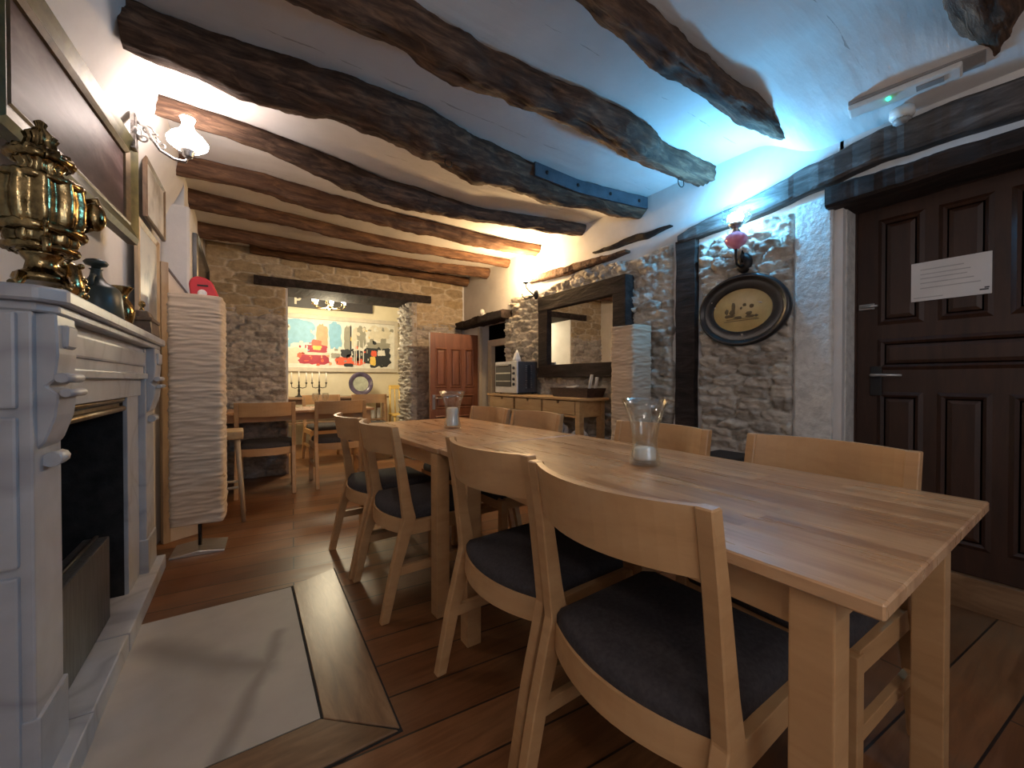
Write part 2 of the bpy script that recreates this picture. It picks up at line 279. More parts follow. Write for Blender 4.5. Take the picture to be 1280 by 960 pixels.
M['plate_mid'] = noise_mat('pale_green_glaze', [(0.3, (0.25, 0.27, 0.22)), (0.7, (0.50, 0.52, 0.42))], (12, 12, 12), 5, 0.2, 0.1, 0.002)
for nm, c in dict(art_cream=(0.70, 0.64, 0.50), art_sky=(0.24, 0.50, 0.68), art_peach=(0.78, 0.34, 0.18), art_red=(0.42, 0.035, 0.06), art_orange=(0.85, 0.13, 0.06), art_black=(0.03, 0.035, 0.04), art_grey=(0.32, 0.31, 0.25), art_yellow=(0.85, 0.58, 0.12), art_pale=(0.78, 0.76, 0.68)).items():
    M[nm] = plain(nm.replace('art', 'paint'), c, 0.5)

# ------------------------------------------------------------------ geometry helpers
class MB:
    def __init__(s): s.bm = bmesh.new()
    def quad(s, pts, mi=0):
        f = s.bm.faces.new([s.bm.verts.new(p) for p in pts]); f.material_index = mi; return s
    def box(s, x0, x1, y0, y1, z0, z1, bev=0.0, mat=None, mi=0):
        r = bmesh.ops.create_cube(s.bm, size=1.0); vs = r['verts']
        mm = Matrix.Translation(((x0+x1)/2, (y0+y1)/2, (z0+z1)/2)) @ Matrix.Diagonal((abs(x1-x0), abs(y1-y0), abs(z1-z0), 1))
        if mat is not None: mm = mat @ mm
        bmesh.ops.transform(s.bm, matrix=mm, verts=vs)
        fs = {f for v in vs for f in v.link_faces}
        for f in fs: f.material_index = mi
        if bev: bmesh.ops.bevel(s.bm, geom=list({e for f in fs for e in f.edges}), offset=bev, segments=2, affect='EDGES', profile=0.6)
        return s
    def prism(s, poly, axis, a, b, bev=0.0, mat=None, mi=0):
        """poly of 2-d points extruded along axis (0,1,2) from a to b"""
        def P(p, t):
            q = [0, 0, 0]; o = [i for i in range(3) if i != axis]; q[o[0]] = p[0]; q[o[1]] = p[1]; q[axis] = t
            q = Vector(q); return mat @ q if mat is not None else q
        v0 = [s.bm.verts.new(P(p, a)) for p in poly]; v1 = [s.bm.verts.new(P(p, b)) for p in poly]
        n = len(poly); fs = [s.bm.faces.new(v0), s.bm.faces.new(v1[::-1])]
        for i in range(n): fs.append(s.bm.faces.new([v0[i], v1[i], v1[(i+1) % n], v0[(i+1) % n]]))
        bmesh.ops.recalc_face_normals(s.bm, faces=fs)
        for f in fs: f.material_index = mi
        if bev: bmesh.ops.bevel(s.bm, geom=list({e for f in fs for e in f.edges}), offset=bev, segments=1, affect='EDGES')
        return s
    def loft(s, rings, closed=True, cap=True, smooth=True, mi=0):
        vs = [[s.bm.verts.new(p) for p in r] for r in rings]; n = len(rings[0]); fs = []
        for a, b in zip(vs[:-1], vs[1:]):
            for i in range(n if closed else n-1):
                j = (i+1) % n; f = s.bm.faces.new([a[i], a[j], b[j], b[i]]); f.smooth = smooth; fs.append(f)
        if cap and closed: fs += [s.bm.faces.new(vs[0][::-1]), s.bm.faces.new(vs[-1])]
        bmesh.ops.recalc_face_normals(s.bm, faces=fs)
        for f in fs: f.material_index = mi
        return s
    def lathe(s, prof, c=(0, 0, 0), n=28, smooth=True, sx=1, sy=1, mat=None, cap=True, mi=0, flute=0, famp=0.0):
        rings = []
        for r, z in prof:
            ring = []
            for i in range(n):
                a = 2*PI*i/n; q = r*(1+famp*math.cos(flute*a))
                p = Vector((q*math.cos(a)*sx, q*math.sin(a)*sy, z))
                if mat is not None: p = mat @ p
                ring.append(p + Vector(c))
            rings.append(ring)
        return s.loft(rings, True, cap, smooth, mi)
    def tube(s, pts, r, n=8, mi=0):
        pts = [Vector(p) for p in pts]; rs = r if isinstance(r, (list, tuple)) else [r]*len(pts); rings = []
        for i, p in enumerate(pts):
            t = (pts[min(i+1, len(pts)-1)] - pts[max(i-1, 0)]).normalized()
            u = t.orthogonal().normalized() if i == 0 else (u - t*u.dot(t)).normalized()
            v = t.cross(u)
            rings.append([p + (u*math.cos(2*PI*k/n) + v*math.sin(2*PI*k/n))*rs[i] for k in range(n)])
        return s.loft(rings, True, True, True, mi)
    def ball(s, c, r, sx=1, sy=1, sz=1, n=14, mi=0):
        prof = [(max(1e-4, r*math.sin(PI*k/n)), -r*math.cos(PI*k/n)*sz) for k in range(n+1)]
        return s.lathe(prof, c, 18, True, sx, sy, mi=mi)
    def build(s, name, mat, parent=None, loc=None):
        me = bpy.data.meshes.new(name); s.bm.to_mesh(me); s.bm.free()
        for m in (mat if isinstance(mat, (list, tuple)) else [mat]): me.materials.append(m)
        o = bpy.data.objects.new(name, me); COL.objects.link(o)
        if loc: o.location = loc
        if parent: o.parent = parent
        return o
def tag(o, label, cat, group=None):
    o['label'] = label; o['category'] = cat
    if group: o['group'] = group
    return o
def thing(name, label, cat, loc=(0, 0, 0), rz=0, group=None):
    o = bpy.data.objects.new(name, None); COL.objects.link(o); o.location = loc; o.rotation_euler = (0, 0, rz)
    o.empty_display_size = 0.05
    return tag(o, label, cat, group)
def struct(o): o['kind'] = 'structure'; return o
def copy_thing(root, loc, rz, label, group=None):
    c = root.copy(); COL.objects.link(c); c.location = loc; c.rotation_euler = (0, 0, rz); c['label'] = label
    if group: c['group'] = group
    for ch in list(root.children):
        d = ch.copy(); COL.objects.link(d); d.parent = c
        for g in list(ch.children):
            e = g.copy(); COL.objects.link(e); e.parent = d
    return c
def smooth(x, a, b):
    t = np.clip((x-a)/(b-a), 0, 1); return t*t*(3-2*t)
_rng = np.random.RandomState(3)
_perm = _rng.rand(64, 64)
def vnoise(u, v, seed=0):
    u = u + seed*17.31; v = v + seed*9.77
    iu = np.floor(u).astype(int); iv = np.floor(v).astype(int); fu = u-iu; fv = v-iv
    fu = fu*fu*(3-2*fu); fv = fv*fv*(3-2*fv)
    g = lambda a, b: _perm[a % 64, b % 64]
    return (g(iu, iv)*(1-fu)+g(iu+1, iv)*fu)*(1-fv) + (g(iu, iv+1)*(1-fu)+g(iu+1, iv+1)*fu)*fv
def fbm(u, v, seed=0, oct=4):
    t = 0; a = 0.5
    for k in range(oct): t = t + a*(vnoise(u*2**k, v*2**k, seed+k)-0.5); a *= 0.5
    return t
def grid_obj(name, X, Y, Z, mask, mat, col=None, sm=True):
    ny, nx = X.shape
    vs = np.stack([X, Y, Z], -1).reshape(-1, 3)
    idx = np.arange(nx*ny).reshape(ny, nx)
    q = np.stack([idx[:-1, :-1], idx[:-1, 1:], idx[1:, 1:], idx[1:, :-1]], -1).reshape(-1, 4)
    if mask is not None:
        mk = mask.reshape(-1); q = q[mk[q].all(1)]
    used = np.unique(q); rm = -np.ones(nx*ny, int); rm[used] = np.arange(len(used))
    me = bpy.data.meshes.new(name); me.from_pydata(vs[used].tolist(), [], rm[q].tolist())
    if col is not None:
        at = me.color_attributes.new('stone', 'FLOAT_COLOR', 'POINT')
        c = np.concatenate([col.reshape(-1, 2)[used], np.zeros((len(used), 1)), np.ones((len(used), 1))], 1)
        at.data.foreach_set('color', c.astype(np.float32).reshape(-1))
    me.polygons.foreach_set('use_smooth', [sm]*len(me.polygons))
    me.materials.append(mat); o = bpy.data.objects.new(name, me); COL.objects.link(o); return o
def stone_sheet(name, origin, ud, nd, W, Hh, cw, chh, amp, mat, seed, top=None, left=None, right=None, step=0.012, jit=0.42, gap=0.20, ang=1.0):
    """coursed rubble: a height field of single stones on the plane origin + u*ud + z, pushed out along nd"""
    nu = int(W/step)+1; nv = int(Hh/step)+1
    u, v = np.meshgrid(np.linspace(0, W, nu), np.linspace(0, Hh, nv))
    rs = np.random.RandomState(seed)
    uw = u + 0.25*cw*fbm(u*6, v*6, seed); vw = v + 0.35*chh*fbm(u*4, v*9, seed+5)
    gi = np.floor(uw/cw).astype(int); gj = np.floor(vw/chh).astype(int)
    K = 80; jx = rs.rand(K, K); jy = rs.rand(K, K); tint = rs.rand(K, K); hh = rs.rand(K, K); keep = rs.rand(K, K)
    f1 = np.full(u.shape, 9.0); f2 = np.full(u.shape, 9.0); tt = np.zeros(u.shape); h1 = np.zeros(u.shape); tlt = np.zeros(u.shape)
    for di in (-2, -1, 0, 1, 2):
        for dj in (-1, 0, 1):
            a = gi+di; b = gj+dj
            cx = (a+0.5+(b % 2)*0.5+(jx[a % K, b % K]-0.5)*2*jit)*cw; cy = (b+0.5+(jy[a % K, b % K]-0.5)*jit)*chh
            d = np.maximum(np.abs((uw-cx)/cw)**1.0*1.15, np.abs((vw-cy)/chh)) * 0.55 + 0.45*np.hypot((uw-cx)/cw, (vw-cy)/chh)
            new = d < f1
            f2 = np.where(new, f1, np.minimum(f2, d)); f1 = np.where(new, d, f1)
            tt = np.where(new, tint[a % K, b % K], tt); h1 = np.where(new, hh[a % K, b % K], h1); tlt = np.where(new, (keep[a % K, b % K]-0.5)*2*(uw-cx)/cw + (0.3+keep[b % K, a % K])*(vw-cy)/chh, tlt)
    e = smooth(f2-f1, 0.02, gap)
    h = e*(0.35+0.65*h1)*amp + e*tlt*amp*0.55*ang + np.abs(fbm(u*12, v*26, seed+2))*amp*1.5*ang - 0.25*amp + fbm(u*45, v*70, seed+3)*amp*(0.25+0.5*ang)
    mask = np.ones(u.shape, bool); edge = np.minimum(np.minimum(u, W-u), v*0+1)
    if top is not None:
        tz = top(u)-v + 0.03*fbm(u*9, v*9, seed+8); mask &= tz > 0; edge = np.minimum(edge, tz)
    else: edge = np.minimum(edge, Hh-v)
    if left is not None: d = u-left(v); mask &= d > 0; edge = np.minimum(edge, d)
    if right is not None: d = right(v)-u; mask &= d > 0; edge = np.minimum(edge, d)
    h = h*smooth(edge, 0.0, 0.04) - 0.05*(1-smooth(edge, 0.0, 0.03))
    X = origin[0]+u*ud[0]+h*nd[0]; Y = origin[1]+u*ud[1]+h*nd[1]; Z = origin[2]+v+u*0
    col = np.stack([smooth(f2-f1, 0.04, gap), tt], -1)
    return struct(grid_obj(name, X, Y, Z, mask, mat, col))

# ------------------------------------------------------------------ the room: floor, walls, ceiling
CEIL = 2.42; WR = 2.53; YF = 5.0
fl = MB(); fl.box(-1.0, 3.6, -1.7, 7.6, -0.12, 0.0); struct(fl.build('floor', M['floor']))
# hearth slab set in the floor with its mitred border boards
sl = MB(); sl.box(-0.60, 0.185, 1.325, 2.25, -0.02, 0.004); struct(sl.build('trim_1', M['slab']))
t = MB(); t.prism([(0.193, 1.317), (0.374, 1.157), (0.397, 2.343), (0.195, 2.258)], 2, -0.02, 0.006, 0.002); struct(t.build('trim_2', M['board']))
t = MB(); t.prism([(-0.60, 1.144), (0.380, 1.144), (0.403, 2.355), (0.188, 2.262), (-0.60, 2.252)], 2, -0.02, 0.0012); struct(t.build('trim_8', M['soot_shade']))
t = MB(); t.prism([(-0.60, 1.319), (0.187, 1.319), (0.368, 1.151), (-0.60, 1.151)], 2, -0.02, 0.006, 0.002); struct(t.build('trim_3', M['board_x']))

def wall_a_x(y, z):
    base = np.maximum(-0.50-0.08*(2.85-y), -0.64); top = -0.335-0.02*(2.85-y)
    s = smooth(z, 1.9, 2.42)**1.5
    return base*(1-s)+top*s + 0.006*fbm(y*3, z*3, 1)
y, z = np.meshgrid(np.linspace(-1.7, 3.47, 110), np.linspace(-0.05, CEIL+0.06, 60))
o = grid_obj('wall_left', wall_a_x(y, z), y, z, ~((y > 1.57) & (y < 2.46) & (z < 0.96)), M['plaster']); struct(o)
wl = MB()
wl.box(-1.2, -0.30, 3.45, 5.25, -0.05, 2.20, 0.02); wl.box(-1.2, -0.335, 3.50, 5.25, 2.19, 2.6)
wl.box(-1.2, -0.72, -1.7, 3.5, -0.05, 2.6)
struct(wl.build('wall_left_far', M['plaster']))
# ceiling with a soft cove on both sides
x, y = np.meshgrid(np.linspace(-0.75, 2.75, 120), np.linspace(-1.7, 5.1, 200))
zc = CEIL + 0.02*fbm(x*2.5, y*2.5, 4) - 0.17*smooth(x, 1.9, 2.56)*(1-smooth(y, 0.85, 1.2))
struct(grid_obj('ceiling', x, y, zc, None, M['ceiling']))
cb = MB(); cb.box(-1.2, 3.3, -1.7, 5.1, 2.56, 2.66); struct(cb.build('ceiling_slab', M['plaster']))
# right wall body round the two doorways
wr = MB()
XR = WR+0.012
wr.box(XR, 3.0, 0.765, 3.93, -0.05, 2.58); wr.box(XR, 2.68, 3.9, 5.6, 1.74, 2.58); wr.box(XR, 2.68, 4.56, 5.6, -0.05, 1.78)
wr.box(XR, 3.0, -1.7, 0.78, 1.92, 2.58); wr.box(XR, 3.0, -1.7, -0.20, -0.05, 1.95)
struct(wr.build('wall_right', M['plaster']))
# white plastered pier beside the dark door
pr = MB(); pr.box(WR-0.012, 2.70, 0.80, 0.972, -0.02, 1.985, 0.012); pr.box(WR+0.05, 2.72, 0.760, 0.81, -0.02, 1.93, 0.006)
struct(pr.build('trim_4', M['rough_white']))
# stone facings of the right wall
stone_sheet('wall_right_stone', (WR, 0.968, 0.0), (0, 1), (-1, 0), 0.60, 2.07, 0.17, 0.066, 0.045, M['rubble'], 11,
            top=lambda u: 1.975+0.02*np.sin(u*9), step=0.009, right=lambda v: 0.575+0.05*fbm(v*7, v*0, 3))
stone_sheet('wall_right_masonry', (WR, 1.69, 0.0), (0, 1), (-1, 0), 2.25, 2.1, 0.17, 0.07, 0.045, M['rubble'], 23,
            top=lambda u: 2.03-0.06*smooth(u, 0.2, 2.0)-0.03*np.sin(u*5)-0.22*smooth(u, 2.08, 2.12), left=lambda v: 0.02+0.05*fbm(v*7, v*0+3, 4))
# far wall
wf = MB()
wf.box(-1.2, 0.396, YF+0.012, YF+0.5, -0.05, 2.6); wf.box(1.80, 2.7, YF+0.012, YF+0.5, -0.05, 2.6); wf.box(0.39, 1.81, YF+0.012, YF+0.5, 2.06, 2.6)
struct(wf.build('wall_far', M['plaster']))
stone_sheet('wall_far_rubble', (-0.34, YF, 0.0), (1, 0), (0, -1), 0.75, 1.80, 0.19, 0.062, 0.04, M['rubble_grey'], 31, step=0.012,
            right=lambda v: 0.735+0.05*fbm(v*12, v*0, 6))
for nm_, x0_, z0_, w_, h_, sd_ in (('wall_far_blocks', -0.34, 1.70, 0.735, 0.43, 35), ('wall_far_block_pier', 1.79, 1.70, 0.75, 0.43, 36), ('wall_far_block_course', -0.34, 2.05, 2.88, 0.39, 34)):
    stone_sheet(nm_, (x0_, YF, z0_), (1, 0), (0, -1), w_, h_, 0.30, 0.105, 0.022, M['blocks'], sd_, step=0.012, jit=0.30, gap=0.14, ang=0.35)
stone_sheet('wall_far_pier', (1.79, YF, 0.0), (1, 0), (0, -1), 0.75, 1.80, 0.19, 0.062, 0.04, M['rubble_grey'], 37, step=0.012,
            left=lambda v: 0.02+0.05*fbm(v*12, v*0, 9))
stone_sheet('wall_far_jamb', (1.80, YF-0.02, 0.0), (0, 1), (-1, 0), 0.52, 2.06, 0.15, 0.055, 0.055, M['rubble'], 39, step=0.010)
# room beyond the opening
w2 = MB(); w2.box(-1.2, 3.4, 7.2, 7.5, -0.05, 2.75); struct(w2.build('wall_back_room', M['plaster_warm']))
w2 = MB(); w2.box(3.0, 3.3, 5.4, 7.3, -0.05, 2.75); w2.box(-1.3, -0.8, 5.4, 7.3, -0.05, 2.75); struct(w2.build('wall_back_room_sides', M['plaster_warm']))
w2 = MB(); w2.box(-1.2, 3.3, 5.3, 7.4, 2.68, 2.8); struct(w2.build('ceiling_back_room', M['plaster_warm']))
# wall behind the camera, with an unseen window added for the cool fill
wb = MB()
wb.box(-1.2, -0.5, -1.75, -1.6, -0.05, 2.6); wb.box(1.1, 3.0, -1.75, -1.6, -0.05, 2.6)
wb.box(-0.5, 1.1, -1.75, -1.6, -0.05, 0.85); wb.box(-0.5, 1.1, -1.75, -1.6, 2.15, 2.6)
struct(wb.build('wall_rear', M['plaster']))
wn = MB()
wn.box(-0.5, -0.44, -1.72, -1.64, 0.85, 2.15); wn.box(1.04, 1.1, -1.72, -1.64, 0.85, 2.15); wn.box(-0.5, 1.1, -1.72, -1.64, 0.85, 0.91); wn.box(-0.5, 1.1, -1.72, -1.64, 2.09, 2.15)
struct(wn.build('added_window', M['white']))
# lobby behind the far doorway, its unlit gloom put into near-black walls
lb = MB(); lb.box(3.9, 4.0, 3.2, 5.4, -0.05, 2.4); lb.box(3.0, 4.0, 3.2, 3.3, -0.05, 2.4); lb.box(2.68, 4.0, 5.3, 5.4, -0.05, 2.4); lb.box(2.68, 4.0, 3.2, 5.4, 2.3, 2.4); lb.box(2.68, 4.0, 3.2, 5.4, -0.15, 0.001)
struct(lb.build('wall_lobby', M['soot_shade']))
# skirting strip under the left wall
sk = MB(); sk.box(-0.50, -0.47, 2.86, 3.44, 0, 0.09, 0.004); struct(sk.build('baseboard_left', M['door_brown']))

# ------------------------------------------------------------------ ceiling beams (irregular logs)
BEAMS = {
'C': [(0.6,1.0,2.395,.055),(0.97,1.01,2.39,.055),(1.2,1.009,2.385,.062),(1.42,1.024,2.378,.076),(1.65,1.025,2.383,.067),(1.88,1.029,2.388,.058),(2.11,1.009,2.384,.066),(2.34,0.987,2.384,.066),(2.50,0.96,2.389,.057)],
'B': [(-.6,1.53,2.377,.078),(-.2,1.53,2.377,.078),(0.11,1.523,2.377,.078),(0.44,1.509,2.38,.072),(0.76,1.512,2.37,.091),(1.09,1.498,2.375,.082),(1.42,1.472,2.377,.078),(1.75,1.469,2.368,.094),(2.08,1.515,2.382,.068),(2.4,1.511,2.383,.067),(2.56,1.50,2.381,.068)],
'A': [(-.375,2.06,2.372,.09),(-0.33,2.074,2.37,.092),(0.02,2.088,2.359,.11),(0.4,2.021,2.367,.097),(0.78,2.061,2.361,.107),(1.16,2.136,2.359,.111),(1.54,2.152,2.359,.112),(1.92,2.153,2.367,.096),(2.3,2.093,2.371,.09),(2.55,2.04,2.376,.084)],
'E': [(-.365,2.62,2.39,.058),(-0.32,2.63,2.39,.058),(0.06,2.658,2.39,.060),(0.44,2.764,2.377,.077),(0.81,2.852,2.368,.090),(1.19,2.874,2.377,.078),(1.57,2.881,2.388,.062),(1.95,2.797,2.389,.06),(2.32,2.715,2.388,.06),(2.55,2.67,2.392,.055)],
'F': [(-.42,3.25,2.386,.064),(0.1,3.224,2.382,.068),(0.47,3.297,2.375,.082),(0.84,3.334,2.379,.074),(1.21,3.37,2.381,.072),(1.58,3.382,2.381,.071),(1.95,3.386,2.382,.07),(2.32,3.355,2.384,.066),(2.54,3.33,2.386,.063)],
'G': [(-.40,3.78,2.379,.074),(-.2,3.80,2.379,.072),(0.07,3.834,2.385,.064),(0.44,3.878,2.385,.063),(0.81,3.937,2.385,.063),(1.18,3.97,2.386,.062),(1.55,3.956,2.388,.058),(1.91,3.943,2.39,.055),(2.28,3.913,2.39,.056),(2.54,3.89,2.388,.058)],
'H': [(-.40,4.50,2.377,.077),(0.08,4.526,2.379,.075),(0.45,4.544,2.382,.069),(0.82,4.56,2.386,.062),(1.19,4.536,2.386,.062),(1.56,4.515,2.386,.063),(1.93,4.472,2.384,.066),(2.3,4.405,2.383,.068),(2.54,4.36,2.381,.070)],
'I': [(0.05,4.96,2.39,.045),(0.31,4.95,2.388,.055),(0.65,4.95,2.386,.06),(0.98,4.95,2.386,.06),(1.32,4.95,2.386,.06),(1.66,4.94,2.386,.06),(2.0,4.93,2.386,.06),(2.33,4.92,2.385,.064),(2.54,4.91,2.381,.068)],
'D': [(1.0,0.20,2.40,.085),(1.5,0.21,2.39,.085),(1.9,0.24,2.38,.085),(2.2,0.25,2.37,.082),(2.45,0.26,2.35,.075)],
}
def log_mesh(pts, seed, n=36, rough=0.16):
    P = np.array(pts); xs = np.arange(P[0, 0], P[-1, 0]+1e-6, 0.015)
    yy, zz, rr = (np.interp(xs, P[:, 0], P[:, k]) for k in (1, 2, 3))
    k = np.ones(11)/11
    sm = lambda a: np.convolve(np.pad(a, 5, mode='edge'), k, 'valid')
    yy, zz, rr = sm(yy), sm(zz), sm(rr)
    a = np.linspace(0, 2*PI, n, endpoint=False)
    mb = MB(); rings = []
    for i, x_ in enumerate(xs):
        nz = fbm(np.full(n, x_*3.2), np.cos(a)*1.1+3, seed, 4)+fbm(np.full(n, x_*2.2), np.sin(a)*1.1+7, seed+20, 4)
        ca, sa = np.cos(a)*2.2+5, np.sin(a)*2.2+9
        fine = fbm(np.full(n, x_*11), ca*2.0, seed+4, 4)+fbm(np.full(n, x_*11), sa*2.0, seed+9, 4)
        grain = np.abs(fbm(np.full(n, x_*1.6), ca*7, seed+14, 3)+fbm(np.full(n, x_*1.6), sa*7, seed+17, 3))
        r = rr[i]*(1.04+rough*2.3*nz+0.30*fine-0.34*grain)
        rings.append([(x_, yy[i]+r[j]*math.cos(a[j]), zz[i]+r[j]*math.sin(a[j])) for j in range(n)])
    return mb.loft(rings, True, True, True)
def hook(parent, c, r=0.02):
    h = MB(); h.tube([(c[0]+r*math.sin(q*PI/6), c[1], c[2]-r+r*math.cos(q*PI/6)) for q in range(12)], 0.003, 6)
    h.tube([(c[0], c[1], c[2]-0.002), (c[0], c[1], c[2]+0.03)], 0.003, 6)
    return h.build('iron_ring', M['iron'], parent)
BL = {'D': 'dark brown ceiling beam nearest the camera, above the dark door',
      'C': 'knobbly black ceiling beam ending near the emergency light',
      'B': 'curved dark ceiling beam ending just above the cold blue wall lamp',
      'A': 'thickest ceiling beam, with a bluish steel strap at its right end',
      'E': 'wavy brown ceiling beam passing behind the lit white globe lamp',
      'F': 'brown ceiling beam second beyond the steel-strapped beam',
      'G': 'ceiling beam ending right above the warm yellow wall lamp',
      'H': 'reddish brown ceiling beam second from the far stone wall',
      'I': 'short thin ceiling beam lying against the far stone wall'}
for k, (key, pts) in enumerate(BEAMS.items()):
    warm = key in 'FGHI'
    b = log_mesh(pts, 40+k*3, rough=0.20 if key in 'ABC' else 0.13).build('ceiling_beam', M['beam_warm'] if warm else M['beam'])
    tag(b, BL[key], 'beam', 'rough ceiling beams')
    if key == 'A':
        s_ = MB(); xs = np.linspace(1.52, 2.52, 12)
        P = np.array(pts)
        top = [(x_, np.interp(x_, P[:, 0], P[:, 1])-np.interp(x_, P[:, 0], P[:, 3])*1.12-0.012, 2.405) for x_ in xs]
        for p, q in zip(top[:-1], top[1:]):
            s_.prism([(p[0], p[1]), (q[0]+.001, q[1]), (q[0]+.001, q[1]+0.012), (p[0], p[1]+0.012)], 2, 2.315, 2.40)
        st = s_.build('steel_strap', M['strap'], b)
        for x_ in (1.62, 1.9, 2.18, 2.44):
            yb = np.interp(x_, P[:, 0], P[:, 1])-np.interp(x_, P[:, 0], P[:, 3])*1.12-0.018
            q = MB(); q.lathe([(0.012, 0), (0.012, 0.006), (0.006, 0.010)], (0, 0, 0), 10, mat=Matrix.Rotation(PI/2, 4, 'X')); q.build('bolt', M['iron'], st, (x_, yb+0.006, 2.36))
        hook(b, (0.95, 2.06, 2.26), 0.022)
    if key == 'B': hook(b, (2.30, 1.52, 2.31), 0.03)

# old timbers let into the right wall
def timber(name, label, pts, x0, x1, mat):
    """pts: (y, z_top, z_bottom) along the wall"""
    mb = MB(); rings = []
    P = np.array(pts); ys = np.linspace(P[0, 0], P[-1, 0], 90)
    zt = np.interp(ys, P[:, 0], P[:, 1]); zb = np.interp(ys, P[:, 0], P[:, 2])
    for i, y_ in enumerate(ys):
        w_ = 0.035*fbm(np.array([y_*9]), np.array([2.0+x0]), 5, 5)[0]
        a, b = zt[i]+w_, zb[i]+w_*0.6; e = min(0.012, (a-b)*0.3)
        rings.append([(x1, y_, a), (x0+e, y_, a), (x0+w_, y_, a-e), (x0+w_, y_, b+e), (x0+e, y_, b), (x1, y_, b)])
    o = mb.loft(rings, True, True, False).build(name, mat); return tag(o, label, 'timber', 'old timbers let into the right wall')
timber('wall_timber', 'long weathered timber running along the wall above the dark door and the oval picture',
       [(-0.4, 2.20, 2.06), (0.2, 2.195, 2.05), (0.62, 2.21, 2.068), (1.11, 2.118, 1.992), (1.57, 2.052, 1.972), (1.66, 2.03, 1.975)], 2.475, 2.60, M['timber_grey'])
timber('door_lintel', 'thick grey timber lintel directly over the dark door', [(-0.5, 2.00, 1.915), (0.3, 2.00, 1.915), (0.82, 2.022, 1.91)], 2.47, 2.75, M['timber'])
timber('wall_timber', 'thin dark timber slit in the plaster above the right end of the mirror', [(1.74, 2.135, 2.125), (1.95, 2.15, 2.10), (2.25, 2.145, 2.105), (2.5, 2.135, 2.125)], 2.505, 2.60, M['timber'])
timber('wall_timber', 'brown timber slit above the mirror, reaching to the warm wall lamp', [(2.12, 2.045, 2.03), (2.45, 2.075, 2.02), (2.9, 2.095, 2.02), (3.30, 2.11, 2.04), (3.42, 2.10, 2.05)], 2.478, 2.60, M['beam_warm'])
p = MB(); yp = 1.615
rings = []
for z_ in np.linspace(0.0, 1.985, 46):
    w_ = 0.02*fbm(np.array([z_*5]), np.array([1.0]), 8)[0]; w2_ = 0.02*fbm(np.array([z_*5]), np.array([6.0]), 9)[0]
    rings.append([(2.60, yp-0.075+w_, z_), (2.497+w2_*0.4, yp-0.072+w_, z_), (2.490+w_*0.4, yp+0.07+w2_, z_), (2.60, yp+0.075+w2_, z_)])
tag(p.loft(rings, True, True, False).build('wall_post', M['timber']), 'upright dark wooden post between the oval picture and the pale paper lamp', 'post')
timber('door_lintel', 'dark timber lintel over the far narrow doorway', [(3.80, 1.835, 1.735), (4.3, 1.82, 1.73), (5.0, 1.81, 1.72)], 2.40, 2.60, M['timber'])
lt = MB(); rings = []
for x_ in np.linspace(0.083, 2.035, 40):
    w_ = 0.014*fbm(np.array([x_*6]), np.array([3.0]), 12)[0]
    rings.append([(x_, YF-0.05+w_, 2.125+w_), (x_, YF-0.055+w_, 2.035+w_*.7), (x_, YF+0.50, 2.03+w_*.5), (x_, YF+0.50, 2.12)])
tag(lt.loft(rings, True, True, False).build('opening_lintel', M['timber']), 'long dark timber lintel over the wide opening in the far stone wall', 'timber', None)

# ------------------------------------------------------------------ doors
def panel_door(name, kids_mat, w, h, th, panels, parent=None):
    """leaf in local x (width), z (height), thickness along y; panels: (x0,x1,z0,z1)"""
    mb = MB(); mb.box(0, w, -th/2, th/2, 0, h, 0.003)
    for (x0, x1, z0, z1) in panels:
        for sgn in (-1, 1):
            ya = sgn*th/2; d = 0.010*sgn
            r0 = [(x0, ya, z0), (x1, ya, z0), (x1, ya, z1), (x0, ya, z1)]
            e = 0.016; r1 = [(x0+e, ya+d, z0+e), (x1-e, ya+d, z0+e), (x1-e, ya+d, z1-e), (x0+e, ya+d, z1-e)]
            e2 = 0.030; r2 = [(x0+e2, ya-d*0.15, z0+e2), (x1-e2, ya-d*0.15, z0+e2), (x1-e2, ya-d*0.15, z1-e2), (x0+e2, ya-d*0.15, z1-e2)]
            e3 = 0.05; r3 = [(x0+e3, ya+d*0.6, z0+e3), (x1-e3, ya+d*0.6, z0+e3), (x1-e3, ya+d*0.6, z1-e3), (x0+e3, ya+d*0.6, z1-e3)]
            mb.loft([r0, r1, r2, r3], True, True, False)
    return mb.build(name, kids_mat)
# dark door on the right, its leaf along +y
pw = [(0.085, 0.255, 1.16, 1.70), (0.30, 0.47, 1.16, 1.70), (0.515, 0.80, 1.16, 1.70), (0.085, 0.80, 0.93, 1.09), (0.085, 0.255, 0.12, 0.82), (0.30, 0.47, 0.12, 0.82), (0.515, 0.80, 0.12, 0.82)]
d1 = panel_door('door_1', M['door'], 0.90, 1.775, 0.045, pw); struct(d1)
d1.location = (2.735, 0.755, 0.150); d1.rotation_euler = (0, 0, -PI/2)
h = MB(); h.box(0.06, 0.105, -0.034, -0.022, 0.80, 0.95, 0.003); h.build('handle_plate', M['darkbox'], d1)
h = MB(); h.tube([(0.075, -0.03, 0.905), (0.075, -0.075, 0.905), (0.10, -0.082, 0.905), (0.19, -0.080, 0.903)], [0.008, 0.008, 0.008, 0.006], 8); h.build('door_handle', M['steel'], d1)
h = MB(); h.box(0.012, 0.075, -0.036, -0.022, 1.245, 1.275, 0.003); h.tube([(0.02, -0.045, 1.26), (0.09, -0.045, 1.26)], 0.006, 8); h.build('bolt_latch', M['steel'], d1)
th_ = MB(); th_.box(2.685, 3.0, -0.25, 0.765, 0, 0.148, 0.004); struct(th_.build('trim_5', M['board']))
